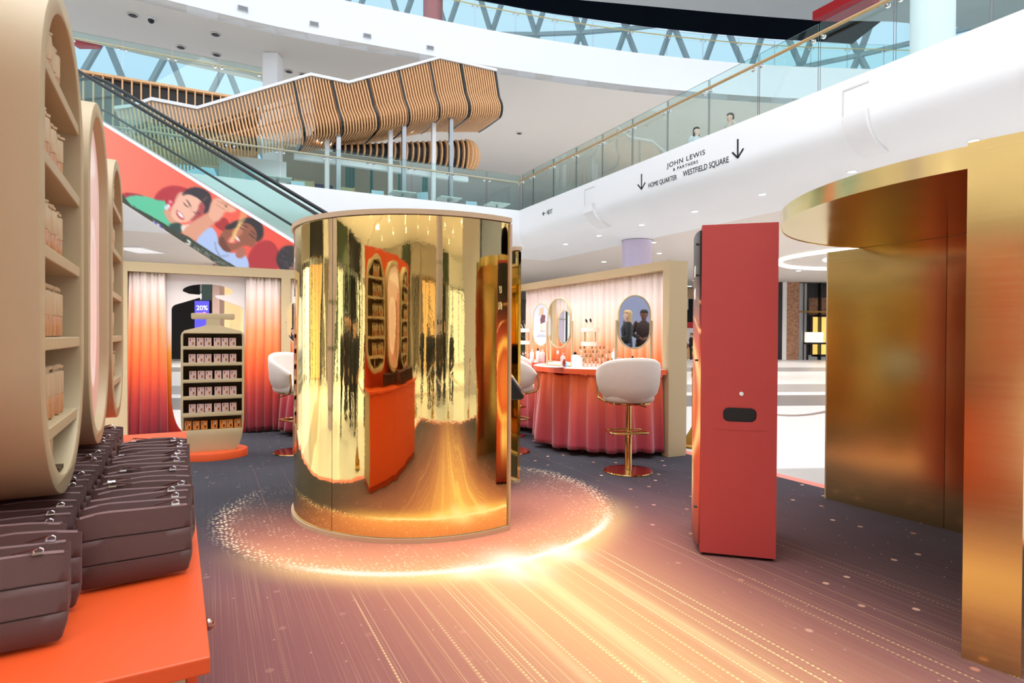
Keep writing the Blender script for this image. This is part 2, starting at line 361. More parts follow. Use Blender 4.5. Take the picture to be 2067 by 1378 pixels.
def carpet_mat():
    m = mat('printed_carpet', C(60, 60, 70), 0.95, spec=0.15); nt = m.node_tree; bs = bsdf(m)
    x, y, z, k = pos_xyz(nt)
    dx = x - BC.x; dy = y - BC.y
    a = dx * D2.x + dy * D2.y; b = (dx * D1.x + dy * D1.y) * -1.0
    r = (a * a + b * b).sqrt(); cosf = b / r
    grain = noise(nt, k, 220, 2); cloud = noise(nt, k, 1.3, 3); fib = noise(nt, vec(nt, a * 170.0, b * 0.5, 0.0), 1.0, 2)
    front = cosf.step(-0.55, 0.95)
    bb = (b - 1.5).max(0.0)
    halo = (r * r * -0.13).exp() * front * cosf.step(-0.5, 0.5) + (a.gauss(-0.3, 1.7) * b.step(0.2, 1.8) * 0.68)
    glow = a.gauss(0.1, 1.05) * b.step(0.5, 1.6) * (bb * -0.30).exp()
    core = a.gauss(0.08, 0.55) * b.step(1.25, 1.6) * (bb * -0.42).exp()
    disc = r.step(1.62, 1.45) * cosf.step(-0.6, 0.6)
    rg = r.gauss(1.57, 0.15) * front * cosf.step(0.2, 0.95); ring = r.gauss(1.555, 0.032) * cosf.step(0.55, 0.9) * (0.6 + cloud * 0.6)
    col = mixc(nt, (cloud * 0.5 + fib * 0.5), C(46, 47, 54), C(72, 71, 79))
    col = mixc(nt, halo.min(0.85), col, C(128, 88, 92))
    col = mixc(nt, (glow * 0.85 + disc * 0.45).min(0.92), col, C(226, 142, 116))
    col = mixc(nt, (core * 0.8 + rg * 0.75).min(1.0), col, C(255, 212, 140))
    inner = r.gauss(1.5, 0.42) * r.step(1.62, 1.5) * cosf.step(0.1, 0.95)
    col = mixc(nt, (inner * 0.8).min(1.0), col, C(246, 168, 124))
    def dots(K, M, rad, dens, seed):
        ca = a * K + seed; ia = ca.floor()
        def rnd(o):
            n = nt.nodes.new('ShaderNodeTexWhiteNoise'); n.noise_dimensions = '1D'; nt.links.new((ia + o).k, n.inputs['W']); return X(nt, n.outputs[0])
        r1, r2 = rnd(0.5), rnd(71.5)
        fa = (ca.fract() - 0.15 - r2 * 0.7) / K; fb = ((b * M + r2 * 9.0).fract() - 0.5) / M
        d = (fa * fa + fb * fb).sqrt().step(rad * 1.25, rad * 0.6); line = fa.gauss(0.0, rad * 0.45) * 0.35
        lenw = ((b * 0.9 + r1 * 6.0).sin() * 0.35 + 0.75)
        return (d + line) * r1.gt(1 - dens) * lenw
    env = b.step(1.45, 1.75) * a.gauss(0.22, 1.12) * (bb * -0.10).exp()
    st = (dots(7.0, 44.0, 0.006, 0.45, 3.0) + dots(12.0, 70.0, 0.0036, 0.42, 11.0) + dots(4.0, 40.0, 0.0068, 0.4, 31.0)) * env
    fine = fib.step(0.52, 0.8) * b.step(0.4, 1.6) * a.gauss(-0.4, 2.2) * 0.28
    col = mixc(nt, (st * 0.95 + fine).min(1.0), col, C(255, 220, 158))
    faint = dots(4.0, 45.0, 0.006, 0.35, 57.0) * b.step(-2.5, -0.6) * b.step(0.9, 0.2) * 0.35
    col = mixc(nt, faint.min(0.6), col, C(200, 130, 110))
    def vor(sc, lo, hi, dens):
        n = nt.nodes.new('ShaderNodeTexVoronoi'); n.voronoi_dimensions = '2D'; n.inputs['Scale'].default_value = sc; nt.links.new(vec(nt, a, b), n.inputs['Vector'])
        s = nt.nodes.new('ShaderNodeSeparateColor'); nt.links.new(n.outputs['Color'], s.inputs[0])
        return X(nt, n.outputs['Distance']).step(hi, lo) * X(nt, s.outputs[0]).gt(1 - dens), X(nt, s.outputs[1])
    s1, _ = vor(26, 0.08, 0.22, 0.55); s1 = s1 * noise(nt, vec(nt, a, b), 3.0, 2).step(0.38, 0.62); s2, _ = vor(13, 0.05, 0.13, 0.35)
    inr = r.step(1.6, 1.53) * (r.step(0.7, 1.6) * 0.9 + 0.1) * (cosf.step(-1.0, 0.7) * 0.9 + 0.06)
    col = mixc(nt, ((s1 + s2) * inr).min(1.0), col, C(255, 226, 186))
    rim = r.gauss(1.53, 0.07) * cosf.step(-0.75, -0.2); s3, _ = vor(34, 0.15, 0.4, 0.6)
    col = mixc(nt, (s3 * rim).min(1.0), col, C(255, 232, 200))
    s4, g4 = vor(2.6, 0.035, 0.055, 0.75); out = r.step(1.7, 1.9)
    col = mixc(nt, s4 * out * (a.step(-0.2, 1.6) * 0.6 + 0.15), col, mixc(nt, g4, C(205, 140, 110), C(250, 205, 180)))
    s5, g5 = vor(7.5, 0.02, 0.05, 0.3); col = mixc(nt, s5 * out * 0.6, col, C(220, 190, 175))
    col = mixc(nt, (ring * 1.2).min(1.0), col, C(255, 246, 222))
    hot = (a.gauss(0.05, 0.16) * b.gauss(1.6, 0.22) + a.gauss(0.42, 0.12) * b.gauss(1.55, 0.14) * 0.8 + a.gauss(-0.25, 0.1) * b.gauss(1.56, 0.1) * 0.7).min(1.0)
    col = mixc(nt, hot, col, C(255, 250, 232))
    beam = (a.gauss(0.09, 0.05) + a.gauss(0.43, 0.04) * 0.7 + a.gauss(-0.24, 0.025) * 0.6) * b.step(1.5, 1.7) * (bb * -0.45).exp()
    col = mixc(nt, (beam * 0.8).min(1.0), col, C(255, 232, 170))
    col = mixc(nt, grain * 0.12, col, C(30, 26, 30))
    nt.links.new(col, bs.inputs['Base Color'])
    bp = nt.nodes.new('ShaderNodeBump'); bp.inputs['Strength'].default_value = 0.3; bp.inputs['Distance'].default_value = 0.004
    nt.links.new(grain.k, bp.inputs['Height']); nt.links.new(bp.outputs[0], bs.inputs['Normal'])
    return m
U0, U1, V0, V1 = -.78, 5.10, -1.7, 9.6
cp = thing('carpet', 'dark blue carpet printed with a glowing ring and golden light streaks', 'carpet')
mb = MB(); c4 = [UV(U0, V0), UV(U1, V0), UV(U1, V1), UV(U0, V1)]
mb.loft([[(p.x, p.y, -0.021) for p in c4], [(p.x, p.y, 0.0) for p in c4]]); mb.build('pile', carpet_mat(), cp)
mb = MB(); w = 0.14
for (a0, b0, a1, b1) in ((U0 - w, V0 - w, U1 + w, V0 - .001), (U1 + .001, V0, U1 + w, V1), (U0 - w, V0, U0 - .001, V1)):
    q = [UV(a0, b0), UV(a1, b0), UV(a1, b1), UV(a0, b1)]
    mb.loft([[(p.x, p.y, -0.021) for p in q], [(p.x, p.y, -0.002) for p in q]])
e = mb.build('edge_strip', mat('coral_edge_strip', C(238, 130, 118), 0.6, var=0.03), cp); e['label'] = 'coral pink border strip'
# ================================================================== THE MALL SHELL
E1 = 10.7; V1E = 20.43          # balcony fronts in the rotated grid
def gallery_profile():
    p = [(0, 6.26), (0.26, 6.26), (0.26, 5.6), (34, 5.6), (34, 4.95), (3.2, 4.95), (3.2, 4.86), (0.95, 4.86)]
    p += [(0.95 - 0.95 * math.sin(PI / 2 * i / 8), 5.5 - 0.64 * math.cos(PI / 2 * i / 8)) for i in range(1, 9)]
    return p
GP = gallery_profile()
def gallery(name, along0, along1, axis):
    mb = MB(); n = len(GP)
    vs = []
    for e_, a in enumerate((along0, along1)):      # the two galleries meet on a mitre at the atrium's inner corner
        for q, z in GP: vs.append((E1 + q, V1E + q if e_ else a, z) if axis == 'v' else (E1 + q if e_ else a, V1E + q, z))
    for i in range(n):
        k = (i + 1) % n; mb.add([vs[i], vs[k], vs[n + k], vs[n + i]], [(0, 1, 2, 3)], 1 if i in (4,) else (2 if i in (5, 6) else 0))
    return struct(name, mb, [M_white, M_ceil, M_white], rz=A27, smooth=50, weld=True)
gallery('balcony_slab', -16, 60, 'v')
gallery('balcony_slab_far', -60, 60, 'u')
mb = MB(); mb.box(-40, -40, 4.95, 34, -4.2, 6.2); struct('ceiling', mb, M_ceil, rz=A27)
mb = MB(); mb.box(-40, -4.0, 4.95, -7.5, 18, 6.2); struct('ceiling_left', mb, M_ceil, rz=A27)
mb = MB(); mb.box(-32, -19, 6.2, 40, -18.6, 21); struct('added_wall_rear_upper', mb, M_white)  # unseen wall added to block horizon light from behind
mb = MB(); mb.box(-26, -18, -.02, -25.6, 12, 21); struct('added_wall_left', mb, M_white)  # unseen wall added to cut horizon light from the left

# upper curved gallery
K2 = 1.37
CURVE = [(-24, 9.0), (-17, 12.2), (-13.4, 13.6), (-9.96, 15.1), (-6.68, 16.9), (-2.9, 18.45), (-.42, 19.4), (2.5, 20.3), (5.4, 21), (9.36, 21.65), (14, 21.95), (24, 22.3)]
def smooth_curve(pts, n):
    pts = [Vector((x, y, 0)) for x, y in pts]; out = []
    for i in range(len(pts) - 1):
        p0 = pts[max(i - 1, 0)]; p1 = pts[i]; p2 = pts[i + 1]; p3 = pts[min(i + 2, len(pts) - 1)]
        for k in range(n):
            t = k / n; out.append(0.5 * ((2 * p1) + (p2 - p0) * t + (2 * p0 - 5 * p1 + 4 * p2 - p3) * t * t + (3 * p1 - p0 - 3 * p2 + p3) * t ** 3))
    return out + [pts[-1]]
L2C = [p * K2 for p in smooth_curve(CURVE, 5)]
def offs(c, d):
    out = []
    for i, p in enumerate(c):
        t = (c[min(i + 1, len(c) - 1)] - c[max(i - 1, 0)]).normalized(); out.append(p + Vector((-t.y, t.x, 0)) * d)
    return out
Z2A, Z2B = 1.4 + 8.5 * K2, 1.4 + 9.87 * K2
mb = MB(); inner = offs(L2C, 0.4)
mb.loft([[(p.x, p.y, Z2A), (p.x, p.y, Z2B), (q.x, q.y, Z2B), (q.x, q.y, Z2A)] for p, q in zip(L2C, inner)])
struct('upper_gallery_fascia', mb, M_white, smooth=30)
back = [Vector((60, 32, 0)), Vector((60, 80, 0)), Vector((-33, 80, 0))] + [G(x, y, Z2A) for x, y in ((546, 168), (530, 165), (365, 128), (200, 90), (120, 72))] + [Vector((-40, 20, 0))]
poly = [(p.x, p.y) for p in L2C] + [(p.x, p.y) for p in back]
o = outline('ceiling_upper', [poly], 0.3, M_soffit, loc=(0, 0, Z2A + 0.14), upright=False, smooth=None); o['kind'] = 'structure'
o = outline('upper_gallery_floor', [[(p.x, p.y) for p in offs(L2C, 0.2)] + [(p.x, p.y) for p in back]], 0.2, M_white, loc=(0, 0, Z2B - 0.5), upright=False, smooth=None); o['kind'] = 'structure'
# third level: pale soffit and the dark ceiling beyond it
Z3 = 22.0
e3 = [G(x, y, Z3) for x, y in ((1020, -14), (1168, 0), (1300, 12), (1450, 26), (1560, 35), (1640, 41), (1800, 44))]
o = outline('ceiling_third', [[(p.x, p.y) for p in e3] + [(60, 44), (60, 20), (5, 24)]], 0.3, M_soffit, loc=(0, 0, Z3 + 0.16), upright=False, smooth=None); o['kind'] = 'structure'
e4 = [G(x, y, Z3 + 0.4) for x, y in ((900, -8), (947, 0), (1120, 30), (1300, 55), (1430, 69), (1556, 80), (1720, 90))]
o = outline('ceiling_dark', [[(p.x, p.y) for p in e4] + [(p.x, p.y - 2.5) for p in reversed(e3)]], 0.2, M_navy, loc=(0, 0, Z3 + 0.55), upright=False, smooth=None); o['kind'] = 'structure'
# red soffit pieces
def pxprism(name, pts, h, t, m, label, cat):
    q = [G(x, y, h) for x, y in pts]; mb = MB(); mb.prism([(p.x, p.y) for p in q], h, h + t); o = mb.build(name, m); return tag(o, label, cat)
pxprism('red_canopy', ((1640, 42), (1748, -14), (1775, 14), (1694, 44)), 19.0, 0.5, M_redwall, 'red angular canopy under the pale top-floor soffit', 'canopy')
mb = MB(); a = PY(150, 92, 25.0); b = PY(196, 56, 25.0); mb.box(a.x, 25.0, a.z, b.x, 25.3, b.z); tag(mb.build('red_wall_panel', M_redwall), 'red square panel under the curved upper gallery at far left', 'panel')

# glazed roof lattice
mb = MB(); gl = MB(); Rl = 52; c0 = (0, 6); NA, NR = 30, 9; z0 = 5.0; dz = 4.6
def lp(i, j):
    a = math.radians(18 + 144 * (i + (0.5 if j % 2 else 0)) / NA); rr = Rl - 0.010 * (j * dz) ** 2
    return Vector((c0[0] + rr * math.cos(a), c0[1] + rr * math.sin(a), z0 + j * dz))
for j in range(NR + 1):
    for i in range(NA):
        if j < NR:
            mb.bar(lp(i, j), lp(i, j + 1), .34, .34); mb.bar(lp(i, j), lp(i - 1 if j % 2 == 0 else i + 1, j + 1), .34, .34)
        mb.bar(lp(i, j), lp(i + 1, j), .3, .3)
struct('roof_lattice', mb, M_roofsteel)
for j in range(NR): gl.loft([[lp(i, j) * 1.0 + Vector((0, .4, 0)) for i in range(NA)], [lp(i, j + 1) + Vector((0, .4, 0)) for i in range(NA)]], closed=False, cap=False)
struct('window_1', gl, glass_mat('roof_glazing', (0.50, 0.61, 0.70, 1), 0.02))

# ------------------------------------------------------------------ balustrades
def balustrade(name, label, pts, z0, z1, zr, gap=0.02, rail=M_rail, rail_off=0.12, step=1.46, rr=0.035, clamps=True):
    """pts: plan polyline already spaced panel by panel"""
    t = thing(name, label, 'balustrade', (pts[0].x, pts[0].y, z0))
    o0 = Vector((pts[0].x, pts[0].y, z0)); n = len(pts)
    path = []
    for i in range(n - 1):
        a = pts[i]; b = pts[i + 1]; d = (b - a).normalized(); s = Vector((d.y, -d.x, 0))
        mb = MB(); p = a + d * gap - o0; q = b - d * gap - o0; p.z = q.z = 0; h = z1 - z0
        w = s * 0.010
        mb.add([p + w, q + w, q - w, p - w] + [v + Vector((0, 0, h)) for v in (p + w, q + w, q - w, p - w)], [(0, 1, 5, 4), (2, 3, 7, 6)], 0)
        mb.add([p + w, q + w, q - w, p - w] + [v + Vector((0, 0, h)) for v in (p + w, q + w, q - w, p - w)], [(1, 2, 6, 5), (3, 0, 4, 7), (4, 5, 6, 7)], 1)
        mb.build('glass_panel', [M_glass, M_glass_edge], t)
        path.append(Vector((a.x - o0.x, a.y - o0.y, 0)) + s * rail_off)
        if clamps:
            for q_, e in ((a + d * 0.11, 1), (b - d * 0.11, 1)):
                c = MB(); k = q_ - o0; k.z = zr - z0 - 0.05; c.cyl(k + s * 0.012, k + s * 0.05, 0.045, 10); c.cyl(k + s * 0.05, k + s * rail_off + Vector((0, 0, .05)), 0.015, 6)
                c.build('glass_clamp', M_chrome, t, smooth=40)
    path.append(Vector((pts[-1].x - o0.x, pts[-1].y - o0.y, 0)) + s * rail_off)
    mb = MB(); mb.tube([p + Vector((0, 0, zr - z0)) for p in path], rr, 8); mb.build('handrail', rail, t, smooth=40)
    return t
vj = [6.35 + 1.462 * k for k in range(-9, 10)] + [V1E - 0.05]
balustrade('glass_balustrade', 'green glass balustrade with brass handrail along the right-hand balcony', [UV(E1 + .1, v) for v in reversed(vj)], 6.26, 7.64, 7.37)
uj = [E1 + .1 - 1.46 * k for k in range(0, 16)]
balustrade('glass_balustrade', 'green glass balustrade in front of the cafe tables and timber pod', [UV(u, V1E + .1) for u in reversed(uj)], 6.26, 7.62, 7.32, rail=mat('pale_metal_rail', C(178, 172, 150), 0.35, 0.5, var=.05))
def resample(c, step):
    out = [c[0]]; acc = 0.0
    for i in range(1, len(c)):
        a, b = c[i - 1], c[i]; L = (b - a).length; d = step - acc
        while d <= L: out.append(a + (b - a) * (d / L)); d += step
        acc = (acc + L) % step
    return out
L2P = [p for p in resample(offs(L2C, 0.15), 1.9) if -9 < p.x < 30]
balustrade('glass_balustrade', 'glass balustrade with thin gilt rail along the curved upper gallery', L2P, Z2B, Z2B + 1.3, Z2B + 1.0, rail=mat('gilt_rail', C(196, 176, 120), 0.35, 0.4, var=.05), rr=.025)

# timber-finned dark terrace front (far left) with glass above
def terr():
    v = 24.0; t = thing('terrace_front', 'dark terrace front with thin timber fins behind the escalator', 'terrace front', UV(-7, v, 8.2), A27)
    mb = MB(); mb.box(0, 0, 0, 8.6, .3, 1.75); mb.build('panel', M_dark, t)
    mb = MB()
    for k in range(32): mb.box(.05 + k * .27, -.16, -.3, .095 + k * .27, -.002, 1.78)
    mb.build('fin', M_wood, t)
    mb = MB(); mb.box(0, -.18, 1.76, 8.6, .3, 1.84); mb.box(0, -.1, -.75, 8.6, .3, -.05); mb.build('rail_cap', M_wood, t)
    balustrade('glass_balustrade', 'glass balustrade above the dark timber-finned terrace', [UV(-7 + 1.46 * k, v + .1) for k in range(7)], 10.05, 11.35, 11.08, rail=mat('pale_rail', C(190, 180, 140), .4, .4, var=.05), rr=.025)
terr()
# columns
def column(name, label, x, y, r, z0, z1, mats, band=None):
    t = thing(name, label, 'column', (x, y, z0)); mb = MB(); mb.lathe([(r, 0), (r, z1 - z0)], 40); mb.build('shaft', mats, t, smooth=40)
    mb = MB()
    for z in ([.12] if band is None else band): mb.lathe([(r + .006, z), (r + .02, z + .01), (r + .02, z + .04), (r + .006, z + .05)], 40)
    mb.build('joint_band', M_steel, t, smooth=40); return t
M_lilac = mat('lilac_metal_cladding', C(206, 196, 222), 0.28, 0.25, var=.02)
column('round_column', 'lilac metal-clad round column rising behind the curtained vanity wall', *G(1286, 480, 4.95).xy, .53, -.02, 4.95, M_lilac, [.2, 2.6, 4.85])
p = PY(545, 130, 24.6); mb = MB(); mb.box(p.x - .3, 24.6, 5.6, p.x + .3, 25.2, Z2A - .02); o = mb.build('square_column', M_white_b); tag(o, 'white square column rising behind the timber pod', 'column')
p = PY(874, 30, 33.5); column('round_column', 'red and white round column behind the upper gallery glass', p.x, 33.5, .55, 14.4, 22, mat('red_cladding', C(178, 96, 98), .35, .2, var=.05), [.9, 4.0])
p = PU(1882, 60, 17); column('round_column', 'pale round column behind the right-hand balcony glass', p.x, p.y, .5, 5.6, 13, M_white_b, [.2])

# air vents in the curved fascia
def l2hit(x, y):
    r = ray(x, y); best = None
    for i in range(len(L2C) - 1):
        a, b = L2C[i], L2C[i + 1]; d = (b - a); n = Vector((-d.y, d.x, 0)).normalized(); den = r.dot(n)
        if abs(den) < 1e-6: continue
        p = EYEV + r * ((a - EYEV).dot(n) / den); s = (p - a).dot(d) / d.length_squared
        if 0 <= s <= 1 and p.y > 0: best = (p, math.atan2(d.y, d.x))
    return best
for i, (x, y, w) in enumerate(((490, 18, 20), (634, 49, 18), (741, 73, 16), (868, 97, 15))):
    p, a = l2hit(x, y); t = thing('air_vent', f'small grey slotted air vent in the curved white fascia, {ORD[i]} from the left', 'vent', p, a, 'air vents in the curved fascia')
    ww = w * p.y / 1200; hh = ww * .5
    mb = MB(); mb.box(-ww / 2, -.06, -hh / 2, ww / 2, .02, hh / 2); mb.build('frame', mat('vent_grey', C(205, 208, 212), .5, var=.03), t)
    mb = MB()
    for k in range(4): mb.box(-ww * .43, -.075, -hh * .4 + k * hh * .22, ww * .43, -.055, -hh * .4 + k * hh * .22 + hh * .1)
    mb.build('grille', mat('vent_slot', C(130, 132, 136), .5, var=.03), t)

# ------------------------------------------------------------------ downlights
DL = None
def downlight(p, r, label, group):
    global DL
    if DL is None:
        t = thing('downlight', label, 'downlight', p, 0, group)
        mb = MB(); mb.lathe([(.8, -.0), (1.0, -.0), (1.0, -.14), (.8, -.10)], 20, ring=True); mb.build('trim_ring', M_white_b, t, smooth=40)
        mb = MB(); mb.lathe([(.79, -.02), (.79, -.06)], 20); mb.build('lens', M_lamp, t); DL = t
    else: t = dup(DL, p, None, label, group)
    t.scale = (r, r, r); return t
for k, v in enumerate((3.45, 5.64, 7.85, 10.1, 12.35, 14.6, 16.85, 19.0)):
    downlight(UV(E1 + 1.22, v, 4.86), .105, f'round downlight in the white balcony underside, {ORD[k]} from the right end', 'downlights under the right-hand balcony')
spots = ((1320, 477), (1320, 489), (1254, 481), (1254, 491), (1373, 467), (1331, 511), (1219, 528), (1405, 539), (1403, 566), (1392, 577), (1375, 578), (1048, 535), (447, 516), (1612, 546), (1395, 452))
lab = ('upper one right of the lilac column', 'lower one right of the lilac column', 'upper one left of the lilac column', 'lower one left of the lilac column', 'above and right of the lilac column',
       'right of the lilac column above the curtain beam', 'above the middle of the curtain beam', 'right of the beige wall end', 'beside the red totem top left', 'just above the dark far shopfront', 'nearest the beige wall end above the dark shopfront',
       'beside the gold booth edge', 'under the escalator screen', 'below the glowing ceiling ring', 'left of the red totem top')
for (x, y), l in zip(spots, lab):
    p = G(x, y, 4.95); downlight(p, .0045 * p.y if p.y < 40 else .2, 'small round ceiling downlight ' + l, 'downlights in the gallery ceiling')
# ring light and skylight disc
p = G(1690, 519, 4.95); p = Vector((p.x + 1.6, p.y, 4.95)); rw = abs(p.x - G(1578, 521, 4.95).x)
t = thing('ring_light', 'large glowing ring light in the ceiling right of the red totem', 'ceiling light', p)
mb = MB(); mb.tube([(rw * math.cos(2 * PI * i / 64), rw * math.sin(2 * PI * i / 64), -.03) for i in range(64)], .11, 8, closed=True); mb.build('ring', mat('ring_lamp', C(255, 252, 246), .5, emit=2.2, ecol=(1, .97, .93, 1), var=.01), t)
mb = MB(); mb.lathe([(rw * .52, -.02), (rw * .52, -.004)], 48); mb.build('diffuser', mat('disc_lamp', C(235, 242, 255), .5, emit=.8, ecol=(.9, .95, 1, 1), var=.01), t)
t = thing('ceiling_panel_light', 'square white ceiling panel under the escalator screen', 'ceiling light', G(281, 503, 4.95)); mb = MB(); mb.box(-.6, -.9, -.05, .6, .9, -.001); mb.build('frame', M_white_b, t); mb = MB(); mb.box(-.52, -.8, -.06, .52, .8, -.045); mb.build('diffuser', mat('panel_lamp', C(240, 240, 246), .5, emit=.35, ecol=(1, 1, 1, 1), var=.01), t)
for i, (x, y) in enumerate(((268, 29), (435, 68), (365, 94), (437, 109), (583, 143), (612, 149), (1048, 268), (963, 316))):
    t = thing('ceiling_speaker', f'small round ceiling fitting in the gallery soffit, {ORD[i]} from the upper left', 'ceiling fitting', G(x, y, Z2A), 0, 'ceiling fittings in the soffit')
    mb = MB(); mb.lathe([(.13, 0), (.2, 0), (.2, -.03), (.15, -.05)], 18, ring=True); mb.build('rim', mat('fitting_grey', C(190, 184, 178), .5, var=.03), t)
    mb = MB(); mb.lathe([(.12, -.04), (.12, -.06)], 14); mb.build('cone', M_dark, t)

# ------------------------------------------------------------------ lettering on the balcony front
UF = E1 - 0.004
RT = Matrix(((D1.x * -1, 0, -D2.x), (D1.y * -1, 0, -D2.y), (0, 1, 0))).to_4x4()      # text axes: x towards the viewer's right, y up
def sign_text(name, label, body, l, r, hpx, spacing=1.0, bold=0.0):
    a, b = PU(*l, UF), PU(*r, UF); w = (b - a).length; h = hpx * ((a.y + b.y) / 2) / F_PX
    size = h / 0.7; tw = text_width(body, size, spacing)
    d = (b - a).normalized(); up = Vector((0, 0, 1)); nn = d.cross(up)
    M = Matrix(((d.x, 0, nn.x, a.x), (d.y, 0, nn.y, a.y), (d.z, 1, nn.z, a.z), (0, 0, 0, 1)))
    o = text_obj(name, body, size, M_text, Matrix.Identity(4), sx=w / tw, extrude=0.003, spacing=spacing)
    M.translation = (0, 0, 0); o.data.transform(M); o.location = a; return tag(o, label, 'sign lettering')
sign_text('sign_lettering', 'thin black department store name lettering on the white balcony front', 'JOHN LEWIS', (1346.8, 339), (1422.7, 311.2), 9.6, 1.15)
sign_text('sign_lettering', 'small black and partners lettering under the department store name', '& PARTNERS', (1358.4, 345.3), (1408.7, 329), 6.2, 1.25)
sign_text('sign_lettering', 'black home quarter lettering beside the left arrow', 'HOME QUARTER', (1308, 379.3), (1366, 361.5), 9.6)
sign_text('sign_lettering', 'black square name lettering left of the right arrow', 'WESTFIELD SQUARE', (1378.5, 356.4), (1470.7, 327), 11.5)
sign_text('sign_lettering', 'small black NEXT lettering low on the white balcony front', 'NEXT', (1103.5, 433.3), (1115, 430.3), 9.2)
def arrow(label, tip, tail, w1, w2, wd):
    mb = MB()
    T = [PU(*q, UF) for q in (tip, tail, w1, w2)]
    for a, b in ((T[1], T[0]), (T[2], T[0]), (T[3], T[0])): mb.bar(a, b, .012, wd, up=D1 if abs((b - a).z) > .1 and a is T[1] else (0, 0, 1))
    tag(mb.build('sign_arrow', M_text), label, 'sign arrow')
arrow('black down arrow left of the home quarter lettering', (1295, 381.8), (1295, 351), (1287.5, 372.6), (1302.5, 368), .035)
arrow('large black down arrow right of the square name lettering', (1489.2, 318.4), (1489.2, 280.5), (1478.2, 307.7), (1500.7, 299.6), .04)
arrow('small black left arrow before the NEXT lettering', (1095, 431.6), (1100.8, 430), (1098, 427.6), (1098, 434.4), .025)

# curved joint cover plates on the balcony front
for (x, wv, zt, lab) in ((1729, .45, 5.55, 'white curved cover plate on the balcony front right of the arrows'), (1192, .5, 5.3, 'small white curved cover plate right of the NEXT lettering')):
    v = toUV(PU(x, 270, E1))[1]; t = thing('joint_cover', lab, 'cover plate', UV(E1, v, 4.86), A27)
    arc = [(-.10, zt - 4.86), (-.10, .66)] + [(0.95 - 1.05 * math.cos(PI / 2 * i / 8), .66 - .72 * math.sin(PI / 2 * i / 8)) for i in range(1, 7)]
    mb = MB(); mb.loft([[(q, -wv / 2, z), (q, wv / 2, z), (q + .08, wv / 2, z + .03), (q + .08, -wv / 2, z + .03)] for q, z in arc]); mb.build('plate', M_white_b, t, smooth=40)
    mb = MB(); mb.box(-.012, wv / 2 + .03, .6, -.001, wv / 2 + .06, 1.2); mb.box(-.012, -wv / 2, 1.2, -.001, wv / 2 + .06, 1.23); mb.build('joint_strip', mat('joint_grey', C(214, 214, 216), .6, var=.02), t)

t = thing('dome_camera', 'small dark dome camera under the curved gallery at upper left', 'camera', G(305, 37, Z2A)); mb = MB(); mb.lathe([(.14, 0), (.14, -.06), (.0, -.06)], 16); mb.build('mount', M_white_b, t, smooth=40)
mb = MB(); mb.sphere((0, 0, -.08), .11, 14, 8); mb.build('dome', M_black, t, smooth=60)
# ================================================================== ESCALATOR AND ITS SCREEN
EP = PY(250.6, 277.7, 13.5); ED = Vector((.97, -.243, 0)).normalized(); EN = Vector((.243, .97, 0)).normalized(); TAN = math.tan(math.radians(30))
def ez(t): return EP.z - TAN * t
def ept(t, n=0.0, dz=0.0, flat=-2.1):
    z = ez(max(t, flat)) if flat is not None else ez(t)
    return Vector((EP.x, EP.y, 0)) + ED * t + EN * n + Vector((0, 0, z + dz))
TE = (EP.z - .25) / TAN
es = thing('escalator', 'long escalator with black handrails descending behind the curtained wall', 'escalator', (EP.x, EP.y, 0))
o0 = Vector((EP.x, EP.y, 0))
TT = [-5, -2.6, -2.2, -1.8, -1.2] + [x for x in np.linspace(-.5, TE, 14)]
def rail(name, n, dz, r, m, lab=None):
    mb = MB(); mb.tube([ept(t, n, dz, -2.1) - o0 for t in TT], r, 8); o = mb.build(name, m, es, smooth=40)
    if lab: o['label'] = lab
rail('handrail', .1, .87, .038, M_black_rubber); rail('handrail', 1.2, .87, .045, M_black_rubber)
rail('deck_strip', .1, .04, .03, M_steel); rail('deck_strip', 1.2, .12, .03, M_black_rubber)
for n in (.1, 1.2):
    mb = MB(); mb.loft([[ept(t, n - .006, .02 if n < 1 else -.41) - o0, ept(t, n + .006, .02 if n < 1 else -.41) - o0, ept(t, n + .006, .84) - o0, ept(t, n - .006, .84) - o0] for t in TT]); mb.build('glass_side', M_glass, es)
mb = MB(); mb.loft([[ept(t, .07, -.42) - o0, ept(t, 1.26, -.42) - o0, ept(t, 1.26, -1.4) - o0, ept(t, .07, -1.4) - o0] for t in [t for t in TT if ez(t) > .1] if True])
mb.build('truss', mat('escalator_truss', C(200, 204, 208), .4, .2, var=.03), es)
mb = MB()
for k in range(60):
    t = -2 + k * .2
    if ez(t) > .2: mb.box(-.0, 0, 0, .2, .9, .12, M=Matrix.Translation(ept(t, .2, -.53, None) - o0) @ Matrix.Rotation(math.atan2(ED.y, ED.x), 4, 'Z'))
mb.build('step', M_steel, es)

